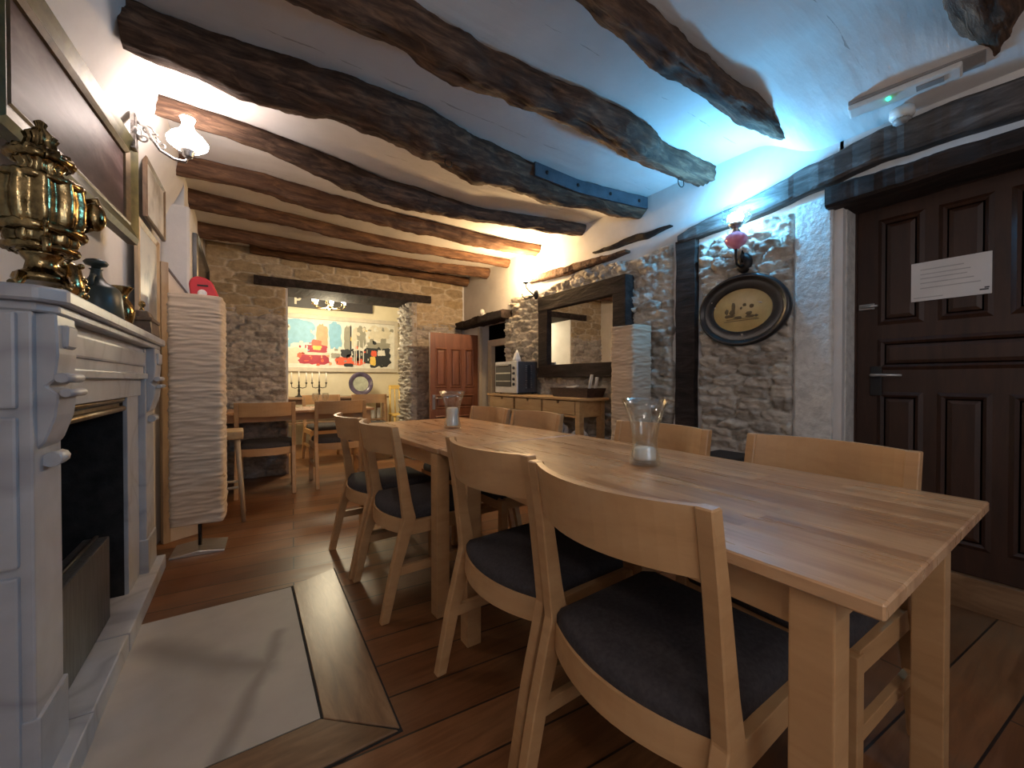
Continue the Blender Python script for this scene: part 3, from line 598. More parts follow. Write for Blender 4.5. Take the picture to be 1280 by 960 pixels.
jb = MB(); jb.box(2.70, 2.78, 0.752, 0.768, 0.14, 1.92); jb.box(2.70, 2.78, -0.16, -0.148, 0.14, 1.92); jb.box(2.70, 2.78, -0.16, 0.768, 1.915, 1.94); jb.box(2.78, 3.0, -0.25, 0.77, 0, 1.95); struct(jb.build('trim_6', M['door']))
nt_ = thing('door_notice', 'white printed notice sheet taped on the dark door', 'notice', (2.70, 0.417, 1.50))
q = MB(); q.box(0.0, 0.0015, -0.127, 0.127, -0.092, 0.092); q.build('paper_sheet', M['paper'], nt_)
q = MB(); rnd = random.Random(4)
for k, (z_, ln) in enumerate(((0.056, .14), (0.034, .16), (0.014, .15), (-0.008, .17), (-0.032, .19))):
    q.box(-0.001, 0.0, 0.095-ln, 0.095, z_-0.0022, z_+0.0022)
q.box(-0.001, 0, 0.02, 0.118, -0.078, -0.074)
q.build('printed_lines', M['ink'], nt_)
q = MB(); q.box(-0.001, 0.0, -0.118, -0.092, -0.074, -0.068); q.box(-0.001, 0.0, -0.120, -0.106, -0.066, -0.060); q.build('printed_stamp', M['ink_dark'], nt_)
# far open door, its leaf standing across the corner
pf = [(0.06, 0.22, 0.92, 1.42), (0.26, 0.42, 0.92, 1.42), (0.46, 0.60, 0.92, 1.42), (0.06, 0.60, 0.66, 0.84), (0.06, 0.30, 0.10, 0.58), (0.34, 0.60, 0.10, 0.58)]
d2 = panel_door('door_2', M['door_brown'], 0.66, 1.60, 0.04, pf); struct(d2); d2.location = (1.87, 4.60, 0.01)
h = MB(); h.box(0.025, 0.06, -0.030, -0.02, 0.66, 0.84, 0.003); h.tube([(0.04, -0.03, 0.80), (0.04, -0.065, 0.80), (0.05, -0.07, 0.80), (0.13, -0.07, 0.80)], 0.007, 8); h.build('door_handle', M['steel'], d2)
fr = MB(); fr.box(2.515, 2.56, 4.525, 4.565, 0, 1.70, 0.004); fr.box(2.62, 2.68, 4.40, 4.49, 0, 1.54, 0.004); fr.box(2.62, 2.68, 3.93, 4.40, 1.46, 1.54, 0.004); struct(fr.build('trim_7', M['ivory']))

# ------------------------------------------------------------------ dining tables
def table(name, label, x0, x1, y0, y1, legs, loc, rz, top_mat=None, th=0.024, H=0.737, skew=0.0):
    t = thing(name, label, 'table', loc, rz)
    m = MB(); m.prism([(x0, y0), (x1, y0-skew), (x1, y1), (x0, y1)], 2, H-th, H, 0.003); m.build('tabletop', top_mat or M['butcher'], t)
    ins = 0.04; m = MB()
    m.box(x0+ins, x0+ins+0.02, y0+ins+.02, y1-ins, H-th-0.075, H-th+.002); m.box(x1-ins-0.02, x1-ins, y0+ins, y1-ins, H-th-0.075, H-th+.002)
    m.box(x0+ins, x1-ins, y0+ins+.04, y0+ins+0.06, H-th-0.075, H-th+.002); m.box(x0+ins, x1-ins, y1-ins-0.02, y1-ins, H-th-0.075, H-th+.002)
    m.build('apron', M['birch'] if top_mat is None else top_mat, t)
    for (lx, ly) in legs:
        m = MB(); m.box(lx, lx+0.06, ly, ly+0.06, 0, H-th-0.001, 0.003); m.build('leg', M['birch'] if top_mat is None else top_mat, t)
    return t
table('dining_table', 'long pale birch dining table nearest the camera, a large glass vase on it', -0.40, 0.40, -0.7125, 0.7125,
      [(-0.385, -0.655), (0.312, -0.655), (-0.385, 0.49), (0.325, 0.49)], (1.09, 0.8725, 0), 0)
table('dining_table', 'birch dining table at the far end of the long one, small vase on it', -0.40, 0.40, 0, 1.21,
      [(-0.395, 0.012), (0.335, 0.012), (-0.385, 1.13), (0.325, 1.13)], (1.078, 1.612, 0), R(3.2), skew=0.043)
table('dining_table', 'birch dining table in front of the far stone wall', -0.70, 0.70, -0.31, 0.31,
      [(-0.67, -0.28), (0.61, -0.28), (-0.67, 0.22), (0.61, 0.22)], (0.44, 4.64, 0), 0)

# ------------------------------------------------------------------ dining chairs
def make_chair(label):
    t = thing('dining_chair', label, 'chair', group='curved-back birch chairs')
    W = 0.235; TW = 0.032
    prof_c = [(-0.275, 0.0, .036), (-0.225, 0.22, .044), (-0.165, 0.425, .056), (-0.178, 0.50, .046), (-0.205, 0.68, .036), (-0.232, 0.83, .030)]
    for s in (1, -1):
        poly = [(x-d/2, z) for x, z, d in prof_c] + [(x+d/2, z) for x, z, d in reversed(prof_c)]
        m = MB(); y0, y1 = sorted((s*W, s*(W-TW))); m.prism(poly, 1, y0, y1, 0.003); m.build('rear_leg', M['birch'], t)
    for s in (1, -1):
        m = MB(); y0, y1 = sorted((s*W, s*(W-0.036))); m.box(0.160, 0.198, y0, y1, 0, 0.405, 0.003); m.build('front_leg', M['birch'], t)
    # bowed back panel between the posts
    def arc(xe, bow, n=14, hw=W-TW+0.002):
        return [(xe - bow*(1-(2*k/n-1)**2), -hw+2*hw*k/n) for k in range(n+1)]
    def bowed(zs, xes, bow, thick, name, hw=W-TW+0.002):
        m = MB(); rings = []
        for k in range(15):
            ring = []
            for z_, xe in zip(zs, xes):
                x_, y_ = arc(xe, bow, 14, hw)[k]; ring.append((x_-thick/2, y_, z_))
            for z_, xe in reversed(list(zip(zs, xes))):
                x_, y_ = arc(xe, bow, 14, hw)[k]; ring.append((x_+thick/2, y_, z_))
            rings.append(ring)
        m.loft(rings, True, True, False); bm = m.bm
        return m.build(name, M['birch'], t)
    bowed((0.705, 0.765, 0.829), (-0.212, -0.222, -0.234), 0.062, 0.018, 'back_panel')
    bowed((0.352, 0.417), (-0.172, -0.168), 0.055, 0.024, 'rear_rail')
    m = MB()
    for s in (1, -1):
        y0, y1 = sorted((s*(W-0.004), s*(W-0.026))); m.box(-0.17, 0.175, y0, y1, 0.352, 0.412, 0.002)
    m.box(0.170, 0.194, -W+0.03, W-0.03, 0.352, 0.412, 0.002); m.build('seat_rails', M['birch'], t)
    for s in (1, -1):
        m = MB(); y0, y1 = sorted((s*(W-0.008), s*(W-0.026))); m.box(-0.232, 0.175, y0, y1, 0.185, 0.222, 0.002); m.build('stretcher', M['birch'], t)
    # padded seat
    out = [(x_-0.012, y_) for x_, y_ in arc(-0.165, 0.05, 14, W-0.028)] + [(0.175, W-0.02), (0.203, W-0.045), (0.203, -W+0.045), (0.175, -W+0.02)]
    cx, cy = 0.02, 0; rings = []
    for sc, z_ in ((0.97, 0.398), (1.0, 0.412), (0.995, 0.435), (0.95, 0.452), (0.80, 0.462), (0.45, 0.467), (0.05, 0.468)):
        rings.append([(cx+(x_-cx)*sc, y_*sc, z_) for x_, y_ in out])
    m = MB(); m.loft(rings, True, True, True); m.build('seat_cushion', M['fabric'], t)
    return t
c0 = make_chair('birch chair nearest the camera on the left side of the long table')
def ch(x, y, rz, label): return copy_thing(c0, (x, y, 0), R(rz), label)
c0.location = (0.835, 0.575, 0); c0.rotation_euler = (0, 0, R(1))
ch(0.850, 1.095, 3, 'second birch chair from the camera on the left side of the table')
ch(0.752, 1.93, 2, 'third birch chair from the camera on the left side, where the tables join')
ch(0.722, 2.415, 3, 'birch chair at the left far end of the joined tables, fourth from the camera')
ch(1.345, 0.535, 177.5, 'birch chair on the door side, in front of the dark door')
ch(1.315, 1.12, 181, 'birch chair on the door side, its back in front of the dark wall post')
ch(1.285, 1.985, 183, 'birch chair on the sideboard side, in front of the drawers')
ch(1.255, 2.50, 184, 'birch chair at the far end on the sideboard side, behind the small vase')
ch(0.17, 4.42, 86, 'birch chair with its back to the camera, beside the tall left paper lamp')
ch(0.785, 4.42, 90, 'birch chair with its back to the camera, in front of the wide opening')
ch(0.88, 5.66, -84, 'birch chair facing the camera in the opening, under the candelabra')
ch(1.43, 5.56, -96, 'birch chair facing the camera in the opening, under the dark round plate')

# ------------------------------------------------------------------ glass vases with candles
def vase(loc, label, sc=1.0, candle_h=0.05, candle_r=0.038):
    t = thing('glass_vase', label, 'vase', loc, group='glass vases with candles')
    prof = [(0.046, 0.0), (0.047, 0.012), (0.043, 0.03), (0.038, 0.055), (0.037, 0.08), (0.043, 0.12), (0.055, 0.16), (0.071, 0.20)]
    inner = [(r-0.0035, z_) for r, z_ in reversed(prof[1:])]
    m = MB(); m.lathe([(r*sc, z_*sc) for r, z_ in prof+inner], n=32, cap=True); m.build('glass_body', M['glass'], t)
    m = MB(); m.lathe([(candle_r*sc*0.98, 0.014*sc), (candle_r*sc, 0.02*sc), (candle_r*sc, candle_h*sc), (candle_r*0.8*sc, (candle_h+0.006)*sc), (0.004, (candle_h+0.002)*sc)], n=24)
    m.build('candle', M['candle'], t); return t
vase((1.159, 0.901, 0.738), 'large clear glass vase with a low candle on the nearest table', 1.13, 0.045, 0.033)
vase((1.055, 2.235, 0.738), 'small clear glass vase with a tall white candle on the second table', 1.12, 0.105, 0.031)

# ------------------------------------------------------------------ fireplace
fp = thing('fireplace', 'white marble fireplace with a dark open hearth on the left wall', 'fireplace', (-0.5, 2.1, 0))
def fpart(m, name, mat, parent=None):
    o = m.build(name, mat, parent or fp)
    if parent is None: o.location = (0.5, -2.1, 0)
    return o
m = MB(); m.prism([(-0.74, 1.36), (-0.395, 1.36), (-0.352, 1.405), (-0.362, 2.89), (-0.74, 2.89)], 2, 1.212, 1.248, 0.006)
m.prism([(-0.74, 1.385), (-0.405, 1.385), (-0.372, 1.42), (-0.380, 2.87), (-0.74, 2.87)], 2, 1.190, 1.213, 0.004); fpart(m, 'mantel_shelf', M['marble'])
m = MB(); m.box(-0.74, -0.415, 1.40, 2.86, 1.055, 1.192, 0.003); m.box(-0.72, -0.405, 1.54, 2.64, 1.095, 1.165, 0.008); m.box(-0.72, -0.400, 1.54, 2.66, 1.035, 1.062, 0.004); fpart(m, 'frieze', M['marble'])
m = MB(); m.box(-0.74, -0.425, 1.50, 2.70, 0.955, 1.06, 0.003); fpart(m, 'lintel', M['marble'])
def pilaster(y0, y1):
    m = MB(); m.box(-0.74, -0.408, y0, y1, 0.235, 1.19, 0.005); m.box(-0.74, -0.40, y0-0.004, y1+0.004, 0.07, 0.24, 0.005)
    o = fpart(m, 'pilaster', M['marble'])
    c = MB(); yc0, yc1 = y0+0.022, y1-0.022
    c.prism([(-0.42, 1.19), (-0.375, 1.19), (-0.372, 1.09), (-0.378, 1.03), (-0.392, 1.015), (-0.372, 0.995), (-0.378, 0.94), (-0.396, 0.88), (-0.42, 0.85)], 1, yc0, yc1, 0.004)
    c.prism([(-0.40, 1.165), (-0.362, 1.165), (-0.364, 1.11), (-0.40, 1.10)], 1, yc0+0.03, yc1-0.03, 0.004)
    c.tube([(-0.368, yc0, 1.035), (-0.368, yc1, 1.035)], 0.012, 10); c.tube([(-0.362, yc0, 0.998), (-0.362, yc1, 0.998)], 0.010, 10)
    c.tube([(-0.395, yc0+.03, 0.835), (-0.395, yc1-.03, 0.835)], 0.018, 10)
    k = c.build('corbel', M['marble'], o)
    return o
pilaster(1.385, 1.555); pilaster(2.645, 2.845)
m = MB()  # the cheek turned to the camera, with its two recessed fields
for z0, z1 in ((0.07, 0.58), (0.60, 0.945), (0.965, 1.185)): m.box(-0.72, -0.43, 1.372, 1.392, z0, z1, 0.006)
fpart(m, 'side_panel', M['marble'])
for ya_, yb_ in ((2.43, 2.65), (1.55, 1.60)): m = MB(); m.box(-0.70, -0.435, ya_, yb_, 0.07, 0.96, 0.004); fpart(m, 'inner_jamb', M['marble'])
m = MB(); m.box(-0.73, -0.46, 1.595, 2.435, 0.90, 0.958, 0.004); m.tube([(-0.452, 1.60, 0.945), (-0.452, 2.43, 0.945)], 0.010, 8); m.tube([(-0.450, 1.60, 0.905), (-0.450, 2.43, 0.905)], 0.012, 8); fpart(m, 'brass_hood', M['brass_dull'])
m = MB(); m.box(-0.716, -0.70, 1.56, 2.45, 0.07, 0.95); m.box(-0.702, -0.45, 2.425, 2.45, 0.07, 0.95); m.box(-0.702, -0.45, 1.575, 1.60, 0.07, 0.95); m.box(-0.71, -0.45, 1.575, 2.45, 0.93, 0.95); fpart(m, 'firebox', M['soot_shade'])
m = MB(); m.box(-0.70, -0.365, 1.20, 1.62, 0.0, 0.075, 0.006); m.box(-0.70, -0.368, 1.625, 2.05, 0.0, 0.073, 0.006); m.box(-0.70, -0.366, 2.055, 2.88, 0.0, 0.074, 0.006); fpart(m, 'raised_hearth', M['marble'])
g = thing('fire_screen', 'grey ribbed metal fire screen standing in the fireplace opening', 'fire screen', (-0.50, 1.93, 0.075))
m = MB(); m.box(-0.03, 0.045, -0.28, 0.30, 0.0, 0.33, 0.006); m.build('screen_body', M['guard'], g)
m = MB()
for k in range(8): m.tube([(0.045-0.01*k, -0.284, 0.03), (0.045-0.01*k, -0.284, 0.31)], 0.003, 6)
m.build('ribs', M['iron'], g)
m = MB(); m.tube([(0.007, -0.28, 0.333), (0.007, 0.30, 0.333)], 0.007, 8); m.build('top_rail', M['iron'], g)

# things on the mantel shelf
ZS = 1.2485
sv = thing('samovar', 'tall ornate brass samovar on the near end of the mantel shelf', 'samovar', (-0.432, 1.53, ZS), R(-70)); sv.scale = (0.84, 0.84, 0.98)
m = MB()
for sx, sy in ((1, 1), (1, -1), (-1, 1), (-1, -1)): m = MB(); m.tube([(0.062*sx, 0.062*sy, 0.0125), (0.050*sx, 0.050*sy, 0.02), (0.04*sx, 0.04*sy, 0.045)], [0.012, 0.010, 0.014], 8); m.build('foot_claw', M['brass'], sv)
m = MB(); m.lathe([(0.055, 0.03), (0.062, 0.04), (0.058, 0.05), (0.038, 0.062), (0.033, 0.085), (0.045, 0.10), (0.050, 0.108)], n=28, flute=14, famp=0.03); m.build('foot', M['brass'], sv)
m = MB(); m.lathe([(0.045, 0.105), (0.066, 0.115), (0.076, 0.14), (0.074, 0.16), (0.082, 0.175), (0.090, 0.20), (0.092, 0.25), (0.086, 0.285), (0.090, 0.292), (0.070, 0.305), (0.052, 0.312)], n=80, flute=10, famp=0.075); m.build('body', M['brass'], sv)
m = MB(); m.lathe([(0.050, 0.31), (0.040, 0.330), (0.052, 0.345), (0.066, 0.356), (0.060, 0.372), (0.036, 0.380), (0.030, 0.40), (0.036, 0.412), (0.020, 0.425), (0.010, 0.437), (0.014, 0.448), (0.004, 0.456)], n=60, flute=12, famp=0.10); m.build('crown', M['brass'], sv)
for s in (1, -1):
    m = MB(); m.tube([(0, s*0.088, 0.27), (0, s*0.118, 0.285), (0, s*0.128, 0.25), (0, s*0.12, 0.21), (0, s*0.088, 0.19)], [0.007, 0.009, 0.010, 0.009, 0.007], 10); m.ball((0, s*0.115, 0.235), 0.030, 0.9, 0.9, 1.3); m.build('handle', M['brass'], sv)
m = MB(); m.tube([(0.07, 0, 0.135), (0.11, 0, 0.13), (0.125, 0, 0.115), (0.125, 0, 0.095)], [0.011, 0.009, 0.010, 0.008], 10); m.tube([(0.105, 0, 0.135), (0.105, 0, 0.165)], 0.005, 8); m.ball((0.105, 0, 0.17), 0.013, 1.6, 0.6, 1); m.build('spigot', M['brass'], sv)
rnd = random.Random(2)
for ring_z, ring_r, cnt, br_ in ((0.118, 0.070, 22, 0.0115), (0.292, 0.082, 26, 0.0115), (0.165, 0.084, 20, 0.014), (0.352, 0.062, 18, 0.0125)):
    m = MB(); m.tube([(ring_r*math.cos(2*PI*k/36)*(1+0.03*math.cos(k*2.2)), ring_r*math.sin(2*PI*k/36)*(1+0.03*math.cos(k*2.2)), ring_z) for k in range(37)], [br_*(0.75+0.35*abs(math.cos(k*1.57))) for k in range(37)], 8); m.build('beaded_band', M['brass'], sv)
orn = thing('brass_ornament', 'small openwork brass ornament on the mantel, right beside the samovar', 'ornament', (-0.435, 1.735, ZS))
m = MB(); m.lathe([(0.052, 0), (0.054, 0.012), (0.035, 0.02), (0.03, 0.03)], n=24); m.build('base', M['brass'], orn)
m = MB(); rnd = random.Random(9)
for k in range(34):
    a = rnd.uniform(0, 2*PI); z_ = rnd.uniform(0.03, 0.125); r_ = 0.038*(1-0.35*z_/0.125)
    m.ball((r_*math.cos(a), r_*math.sin(a), z_), rnd.uniform(0.008, 0.014), 1, 1, 1, 6)
m.lathe([(0.028, 0.02), (0.034, 0.06), (0.024, 0.12), (0.01, 0.135)], n=18); m.build('filigree_body', M['brass'], orn)
jg = thing('ceramic_jug', 'dark green ceramic jug with a flat stopper on the mantel shelf', 'jug', (-0.436, 2.00, ZS)); jg.scale = (0.95, 0.95, 0.86)
m = MB(); m.lathe([(0.072, 0), (0.076, 0.006), (0.071, 0.085), (0.066, 0.118), (0.058, 0.130), (0.030, 0.150), (0.018, 0.172), (0.015, 0.196), (0.020, 0.202)], n=30); m.build('body', M['ceramic_green'], jg)
m = MB(); m.lathe([(0.012, 0.200), (0.014, 0.212), (0.030, 0.218), (0.035, 0.228), (0.028, 0.238), (0.010, 0.245)], n=24); m.build('stopper', M['ceramic_green'], jg)
m = MB(); m.tube([(0.0, -0.022, 0.172), (0, -0.045, 0.168), (0, -0.058, 0.15), (0, -0.056, 0.12)], [0.007, 0.008, 0.008, 0.007], 8); m.build('handle', M['ceramic_green'], jg)
vs = thing('brass_vase', 'little dark brass vase with flared rim on the mantel', 'vase', (-0.425, 2.29, ZS)); vs.scale = (1.2, 1.2, 1.22)
m = MB(); m.lathe([(0.024, 0), (0.026, 0.006), (0.034, 0.035), (0.036, 0.06), (0.026, 0.085), (0.016, 0.10), (0.018, 0.115), (0.030, 0.135), (0.032, 0.138), (0.028, 0.136), (0.014, 0.115)], n=26); m.build('body', M['brass'], vs)
m = MB(); m.tube([(0, 0.018, 0.11), (0, 0.04, 0.105), (0, 0.048, 0.085), (0, 0.035, 0.07)], 0.004, 8); m.build('handle', M['brass'], vs)
bx = thing('trinket_box', 'brown wooden trinket box with a small knob at the far end of the mantel', 'box', (-0.43, 2.38, ZS))
m = MB(); m.prism([(-0.055, 0), (0.055, 0), (0.048, 0.05), (-0.048, 0.05)], 1, -0.085, 0.085, 0.003); m.build('body', M['walnut'], bx)
m = MB(); m.box(-0.054, 0.054, -0.09, 0.09, 0.05, 0.064, 0.004); m.prism([(-0.045, 0.064), (0.045, 0.064), (0.03, 0.09), (-0.03, 0.09)], 1, -0.07, 0.02, 0.003); m.build('lid', M['walnut'], bx)
m = MB(); m.lathe([(0.01, 0.09), (0.012, 0.098), (0.006, 0.104), (0.016, 0.115), (0.014, 0.126), (0.004, 0.132)], (0, -0.025, 0), 16); m.build('knob', M['brass'], bx)
bx.location = (-0.412, 2.64, ZS); bx.scale = (0.88, 1.25, 1.25)

# ------------------------------------------------------------------ pictures on the left wall
def framed(name, label, p0, p1, z0, z1, prof, fmat, art, thick=0.03, mat2=None):
    """picture hanging on the left wall: lower near corner p0 (x,y) to far p1; prof = width of the moulding"""
    dx, dy = p1[0]-p0[0], p1[1]-p0[1]; ln = math.hypot(dx, dy)
    t = thing(name, label, 'picture', (p0[0], p0[1], z0), math.atan2(dy, dx))
    h_ = z1-z0; wd = prof
    def ringpts(e, yy): return [(e, yy, e), (ln-e, yy, e), (ln-e, yy, h_-e), (e, yy, h_-e)]
    m = MB(); m.loft([ringpts(0, 0.0), ringpts(0, -thick*0.75), ringpts(wd*0.22, -thick), ringpts(wd*0.45, -thick*0.80), ringpts(wd*0.70, -thick*0.62), ringpts(wd, -thick*0.30)], True, False, False)
    m.loft([ringpts(0, 0.0), ringpts(wd, 0.0)], True, False, False)
    m.build('frame', fmat, t)
    if mat2:
        m = MB(); m.loft([ringpts(wd*0.72, -thick*0.62), ringpts(wd*0.80, -thick*0.70), ringpts(wd*0.98, -thick*0.45), ringpts(wd*1.02, -thick*0.2)], True, False, False); m.build('inner_moulding', mat2, t)
    m = MB(); m.box(wd*0.9, ln-wd*0.9, -0.012, -0.004, wd*0.9, h_-wd*0.9); m.build('canvas', art, t)
    return t
fpic = framed('framed_painting', 'large dark oil painting in a wide olive gilt frame above the fireplace', (-0.525, 1.48), (-0.445, 2.52), 1.655, 2.125, 0.095, M['gilt'], M['oil'], 0.045, M['gilt_dark'])
framed('framed_print', 'upper small framed print under the globe wall lamp', (-0.436, 2.80), (-0.420, 3.26), 1.885, 2.20, 0.025, M['walnut'], M['sketch'], 0.02)
framed('framed_print', 'lower small framed print in a tan wood frame, beside the mantel end', (-0.466, 2.775), (-0.452, 3.26), 1.262, 1.875, 0.04, M['frame_tan'], M['print_blue'], 0.022)
framed('dark_picture', 'large dark glazed picture high on the wall before the far stone wall', (-0.298, 3.57), (-0.298, 4.70), 1.46, 2.06, 0.035, M['black'], M['dark_panel'], 0.03)

# ------------------------------------------------------------------ wall lamps
gs = thing('globe_wall_lamp', 'lit milk-glass globe lamp on an ornate silver bracket, left wall', 'wall lamp', (-0.40, 2.46, 2.10))
m = MB(); m.box(-0.02, 0.0, -0.025, 0.025, -0.03, 0.13, 0.006); m.lathe([(0.03, -0.012), (0.03, 0), (0.018, 0.014)], (0.0, 0, 0.05), 14, mat=Matrix.Rotation(PI/2, 4, 'Y')); m.build('back_plate', M['silver'], gs)
m = MB()
m.tube([(0.0, 0, 0.10), (0.03, 0, 0.085), (0.05, 0, 0.04), (0.08, 0, -0.005), (0.13, 0, -0.03), (0.17, 0, -0.03), (0.18, 0, -0.005)], [.007]*7, 8)
for c_, r_, a0 in (((0.035, 0.075), 0.022, 0), ((0.06, 0.045), 0.022, 1), ((0.085, 0.02), 0.020, 2), ((0.022, 0.035), 0.020, 3)):
    m.tube([(c_[0]+r_*(1-q*0.05)*math.cos(a0+q*0.5), 0.004, c_[1]+r_*(1-q*0.05)*math.sin(a0+q*0.5)) for q in range(14)], 0.004, 6)
m.build('scroll_arm', M['silver'], gs)
m = MB(); m.lathe([(0.012, -0.01), (0.022, 0.0), (0.020, 0.012), (0.030, 0.022), (0.030, 0.03)], (0.18, 0, 0), 18); m.build('cup', M['silver'], gs)
m = MB(); m.lathe([(0.028, 0.026), (0.055, 0.036), (0.078, 0.055), (0.080, 0.070), (0.062, 0.095), (0.036, 0.115), (0.024, 0.135), (0.022, 0.155), (0.030, 0.178)], (0.18, 0, 0), 30, cap=False); m.build('milk_glass_shade', M['milk'], gs)

bs_ = thing('oil_lamp_sconce', 'cold blue-white wall lamp with a pink glass font above the oval picture', 'wall lamp', (2.485, 1.225, 1.70))
m = MB(); m.lathe([(0.045, -0.012), (0.045, 0), (0.03, 0.012), (0.012, 0.02)], (0, 0, 0.03), 20, sx=1.35, mat=Matrix.Rotation(-PI/2, 4, 'Y')); m.build('wall_plate', M['iron'], bs_)
m = MB(); m.tube([(0, 0, 0.02), (-0.04, 0, 0.0), (-0.08, 0, 0.01), (-0.095, 0, 0.05), (-0.09, 0, 0.10)], [.009, .008, .007, .007, .008], 8); m.tube([(-0.02, 0, 0.03), (-0.035, 0, 0.06), (-0.02, 0, 0.10), (-0.005, 0, 0.085)], 0.005, 6); m.build('scroll_arm', M['iron'], bs_)
m = MB(); m.lathe([(0.010, 0.095), (0.022, 0.105), (0.050, 0.125), (0.060, 0.15), (0.052, 0.175), (0.026, 0.192), (0.018, 0.195)], (-0.09, 0, 0), 32, flute=16, famp=0.035); m.build('pink_font', M['pink'], bs_)
m = MB(); m.lathe([(0.018, 0.193), (0.024, 0.198), (0.016, 0.215), (0.030, 0.222), (0.042, 0.24), (0.040, 0.245)], (-0.09, 0, 0), 20); m.build('burner', M['silver'], bs_)
m = MB(); m.lathe([(0.042, 0.243), (0.070, 0.262), (0.082, 0.285), (0.076, 0.305), (0.070, 0.318), (0.078, 0.335)], (-0.09, 0, 0), 40, cap=False, flute=10, famp=0.03); m.build('glass_shade', M['shade_glass'], bs_)
m = MB(); m.lathe([(0.014, 0.245), (0.034, 0.262), (0.040, 0.282), (0.030, 0.302), (0.006, 0.312)], (-0.09, 0, 0), 18); m.build('bulb', M['led'], bs_)

ws_ = thing('scroll_wall_lamp', 'warm yellow wall lamp on a black wrought-iron scroll bracket, far right wall', 'wall lamp', (2.478, 3.33, 1.92))
m = MB(); m.lathe([(0.03, -0.01), (0.03, 0.004), (0.016, 0.016)], (0, -0.06, -0.02), 16, sx=1.6, mat=Matrix.Rotation(-PI/2, 4, 'Y')); m.build('wall_plate', M['iron'], ws_)
m = MB(); m.tube([(0, -0.06, -0.01), (-0.03, -0.02, -0.045), (-0.05, 0.05, -0.05), (-0.06, 0.09, -0.02), (-0.06, 0.10, 0.01)], .006, 8); m.tube([(-0.02, -0.05, -0.02), (-0.05, 0.0, 0.03), (-0.08, 0, 0.06), (-0.085, 0, 0.10)], .006, 8)
m.tube([(-0.02+0.02*math.cos(q*.5), 0.0+0.03*math.sin(q*.5), -0.03) for q in range(13)], 0.004, 6); m.build('scroll_arm', M['iron'], ws_)
m = MB(); m.lathe([(0.010, 0.09), (0.028, 0.10), (0.03, 0.11)], (-0.085, 0, 0), 16); m.build('cup', M['iron'], ws_)
m = MB(); m.lathe([(0.028, 0.108), (0.05, 0.125), (0.058, 0.15), (0.05, 0.165)], (-0.085, 0, 0), 24, cap=False); m.build('glass_shade', M['warmbulb'], ws_)

# ------------------------------------------------------------------ oval picture and mirror on the right wall
ov = thing('oval_picture', 'oval gold print in a wide black frame hanging on the stone wall', 'picture', (2.482, 1.235, 1.448))
def oval(prof, n=48): # prof: (ry, rz, x)
    return [[(x_, ry*math.cos(2*PI*k/n), rz*math.sin(2*PI*k/n)) for k in range(n)] for ry, rz, x_ in prof]
m = MB(); m.loft(oval([(0.262, 0.212, 0.02), (0.266, 0.216, -0.005), (0.258, 0.208, -0.022), (0.244, 0.194, -0.020), (0.236, 0.187, -0.008), (0.222, 0.173, -0.004), (0.178, 0.134, -0.010), (0.172, 0.128, -0.004), (0.172, 0.128, 0.004)]), True, True, True); m.build('black_frame', M['black'], ov)
m = MB(); m.loft(oval([(0.174, 0.130, 0.006), (0.174, 0.130, 0.0005)]), True, True, False); m.loft(oval([(0.174, 0.130, 0.0005), (0.10, 0.08, -0.0055), (0.001, 0.001, -0.006)]), True, False, True); m.build('gold_print', M['gold_mat'], ov)
m = MB(); rnd = random.Random(5)
def blob(m, y_, z_, a, b, x_=-0.0075):
    m.loft([[(x_+0.002, y_+a*math.cos(q*PI/6)*(0.8+0.4*rnd.random()), z_+b*math.sin(q*PI/6)*(0.8+0.4*rnd.random())) for q in range(12)], [(x_, y_+a*.5*math.cos(q*PI/6), z_+b*.5*math.sin(q*PI/6)) for q in range(12)]], True, True, False)
for y_, z_, a, b in ((0.045, 0.022, 0.012, 0.03), (0.052, -0.008, 0.02, 0.02), (0.07, -0.03, 0.035, 0.010), (0.02, -0.042, 0.03, 0.008), (-0.045, -0.022, 0.022, 0.012), (-0.05, -0.040, 0.03, 0.008), (-0.06, 0.018, 0.014, 0.012), (-0.02, 0.03, 0.012, 0.010), (0.0, 0.012, 0.008, 0.010), (-0.085, -0.04, 0.012, 0.007), (0.085, 0.0, 0.012, 0.018)): blob(m, y_, z_, a, b)
m.tube([(-0.007, 0.10, -0.062), (-0.007, -0.10, -0.060)], 0.002, 5); m.tube([(-0.007, 0.085, -0.05), (-0.007, -0.09, -0.052)], 0.0018, 5)
m.build('engraved_figures', M['sepia'], ov)
mr = thing('wall_mirror', 'large mirror in a heavy dark timber frame above the sideboard', 'mirror', (2.455, 2.615, 1.45))
m = MB(); m.box(-0.035, 0.07, -0.55, 0.55, 0.255, 0.395, 0.006); m.build('top_rail', M['timber'], mr)
m = MB(); m.box(-0.03, 0.07, -0.55, 0.55, -0.395, -0.275, 0.006); m.build('bottom_rail', M['timber'], mr)
m = MB(); m.box(-0.03, 0.07, 0.41, 0.55, -0.28, 0.26, 0.006); m.build('left_stile', M['timber'], mr)
m = MB(); m.box(-0.034, 0.07, -0.55, -0.42, -0.28, 0.26, 0.006); m.build('right_stile', M['timber'], mr)
m = MB(); m.box(0.0, 0.01, -0.43, 0.42, -0.285, 0.265); m.build('mirror_glass', M['mirror'], mr)

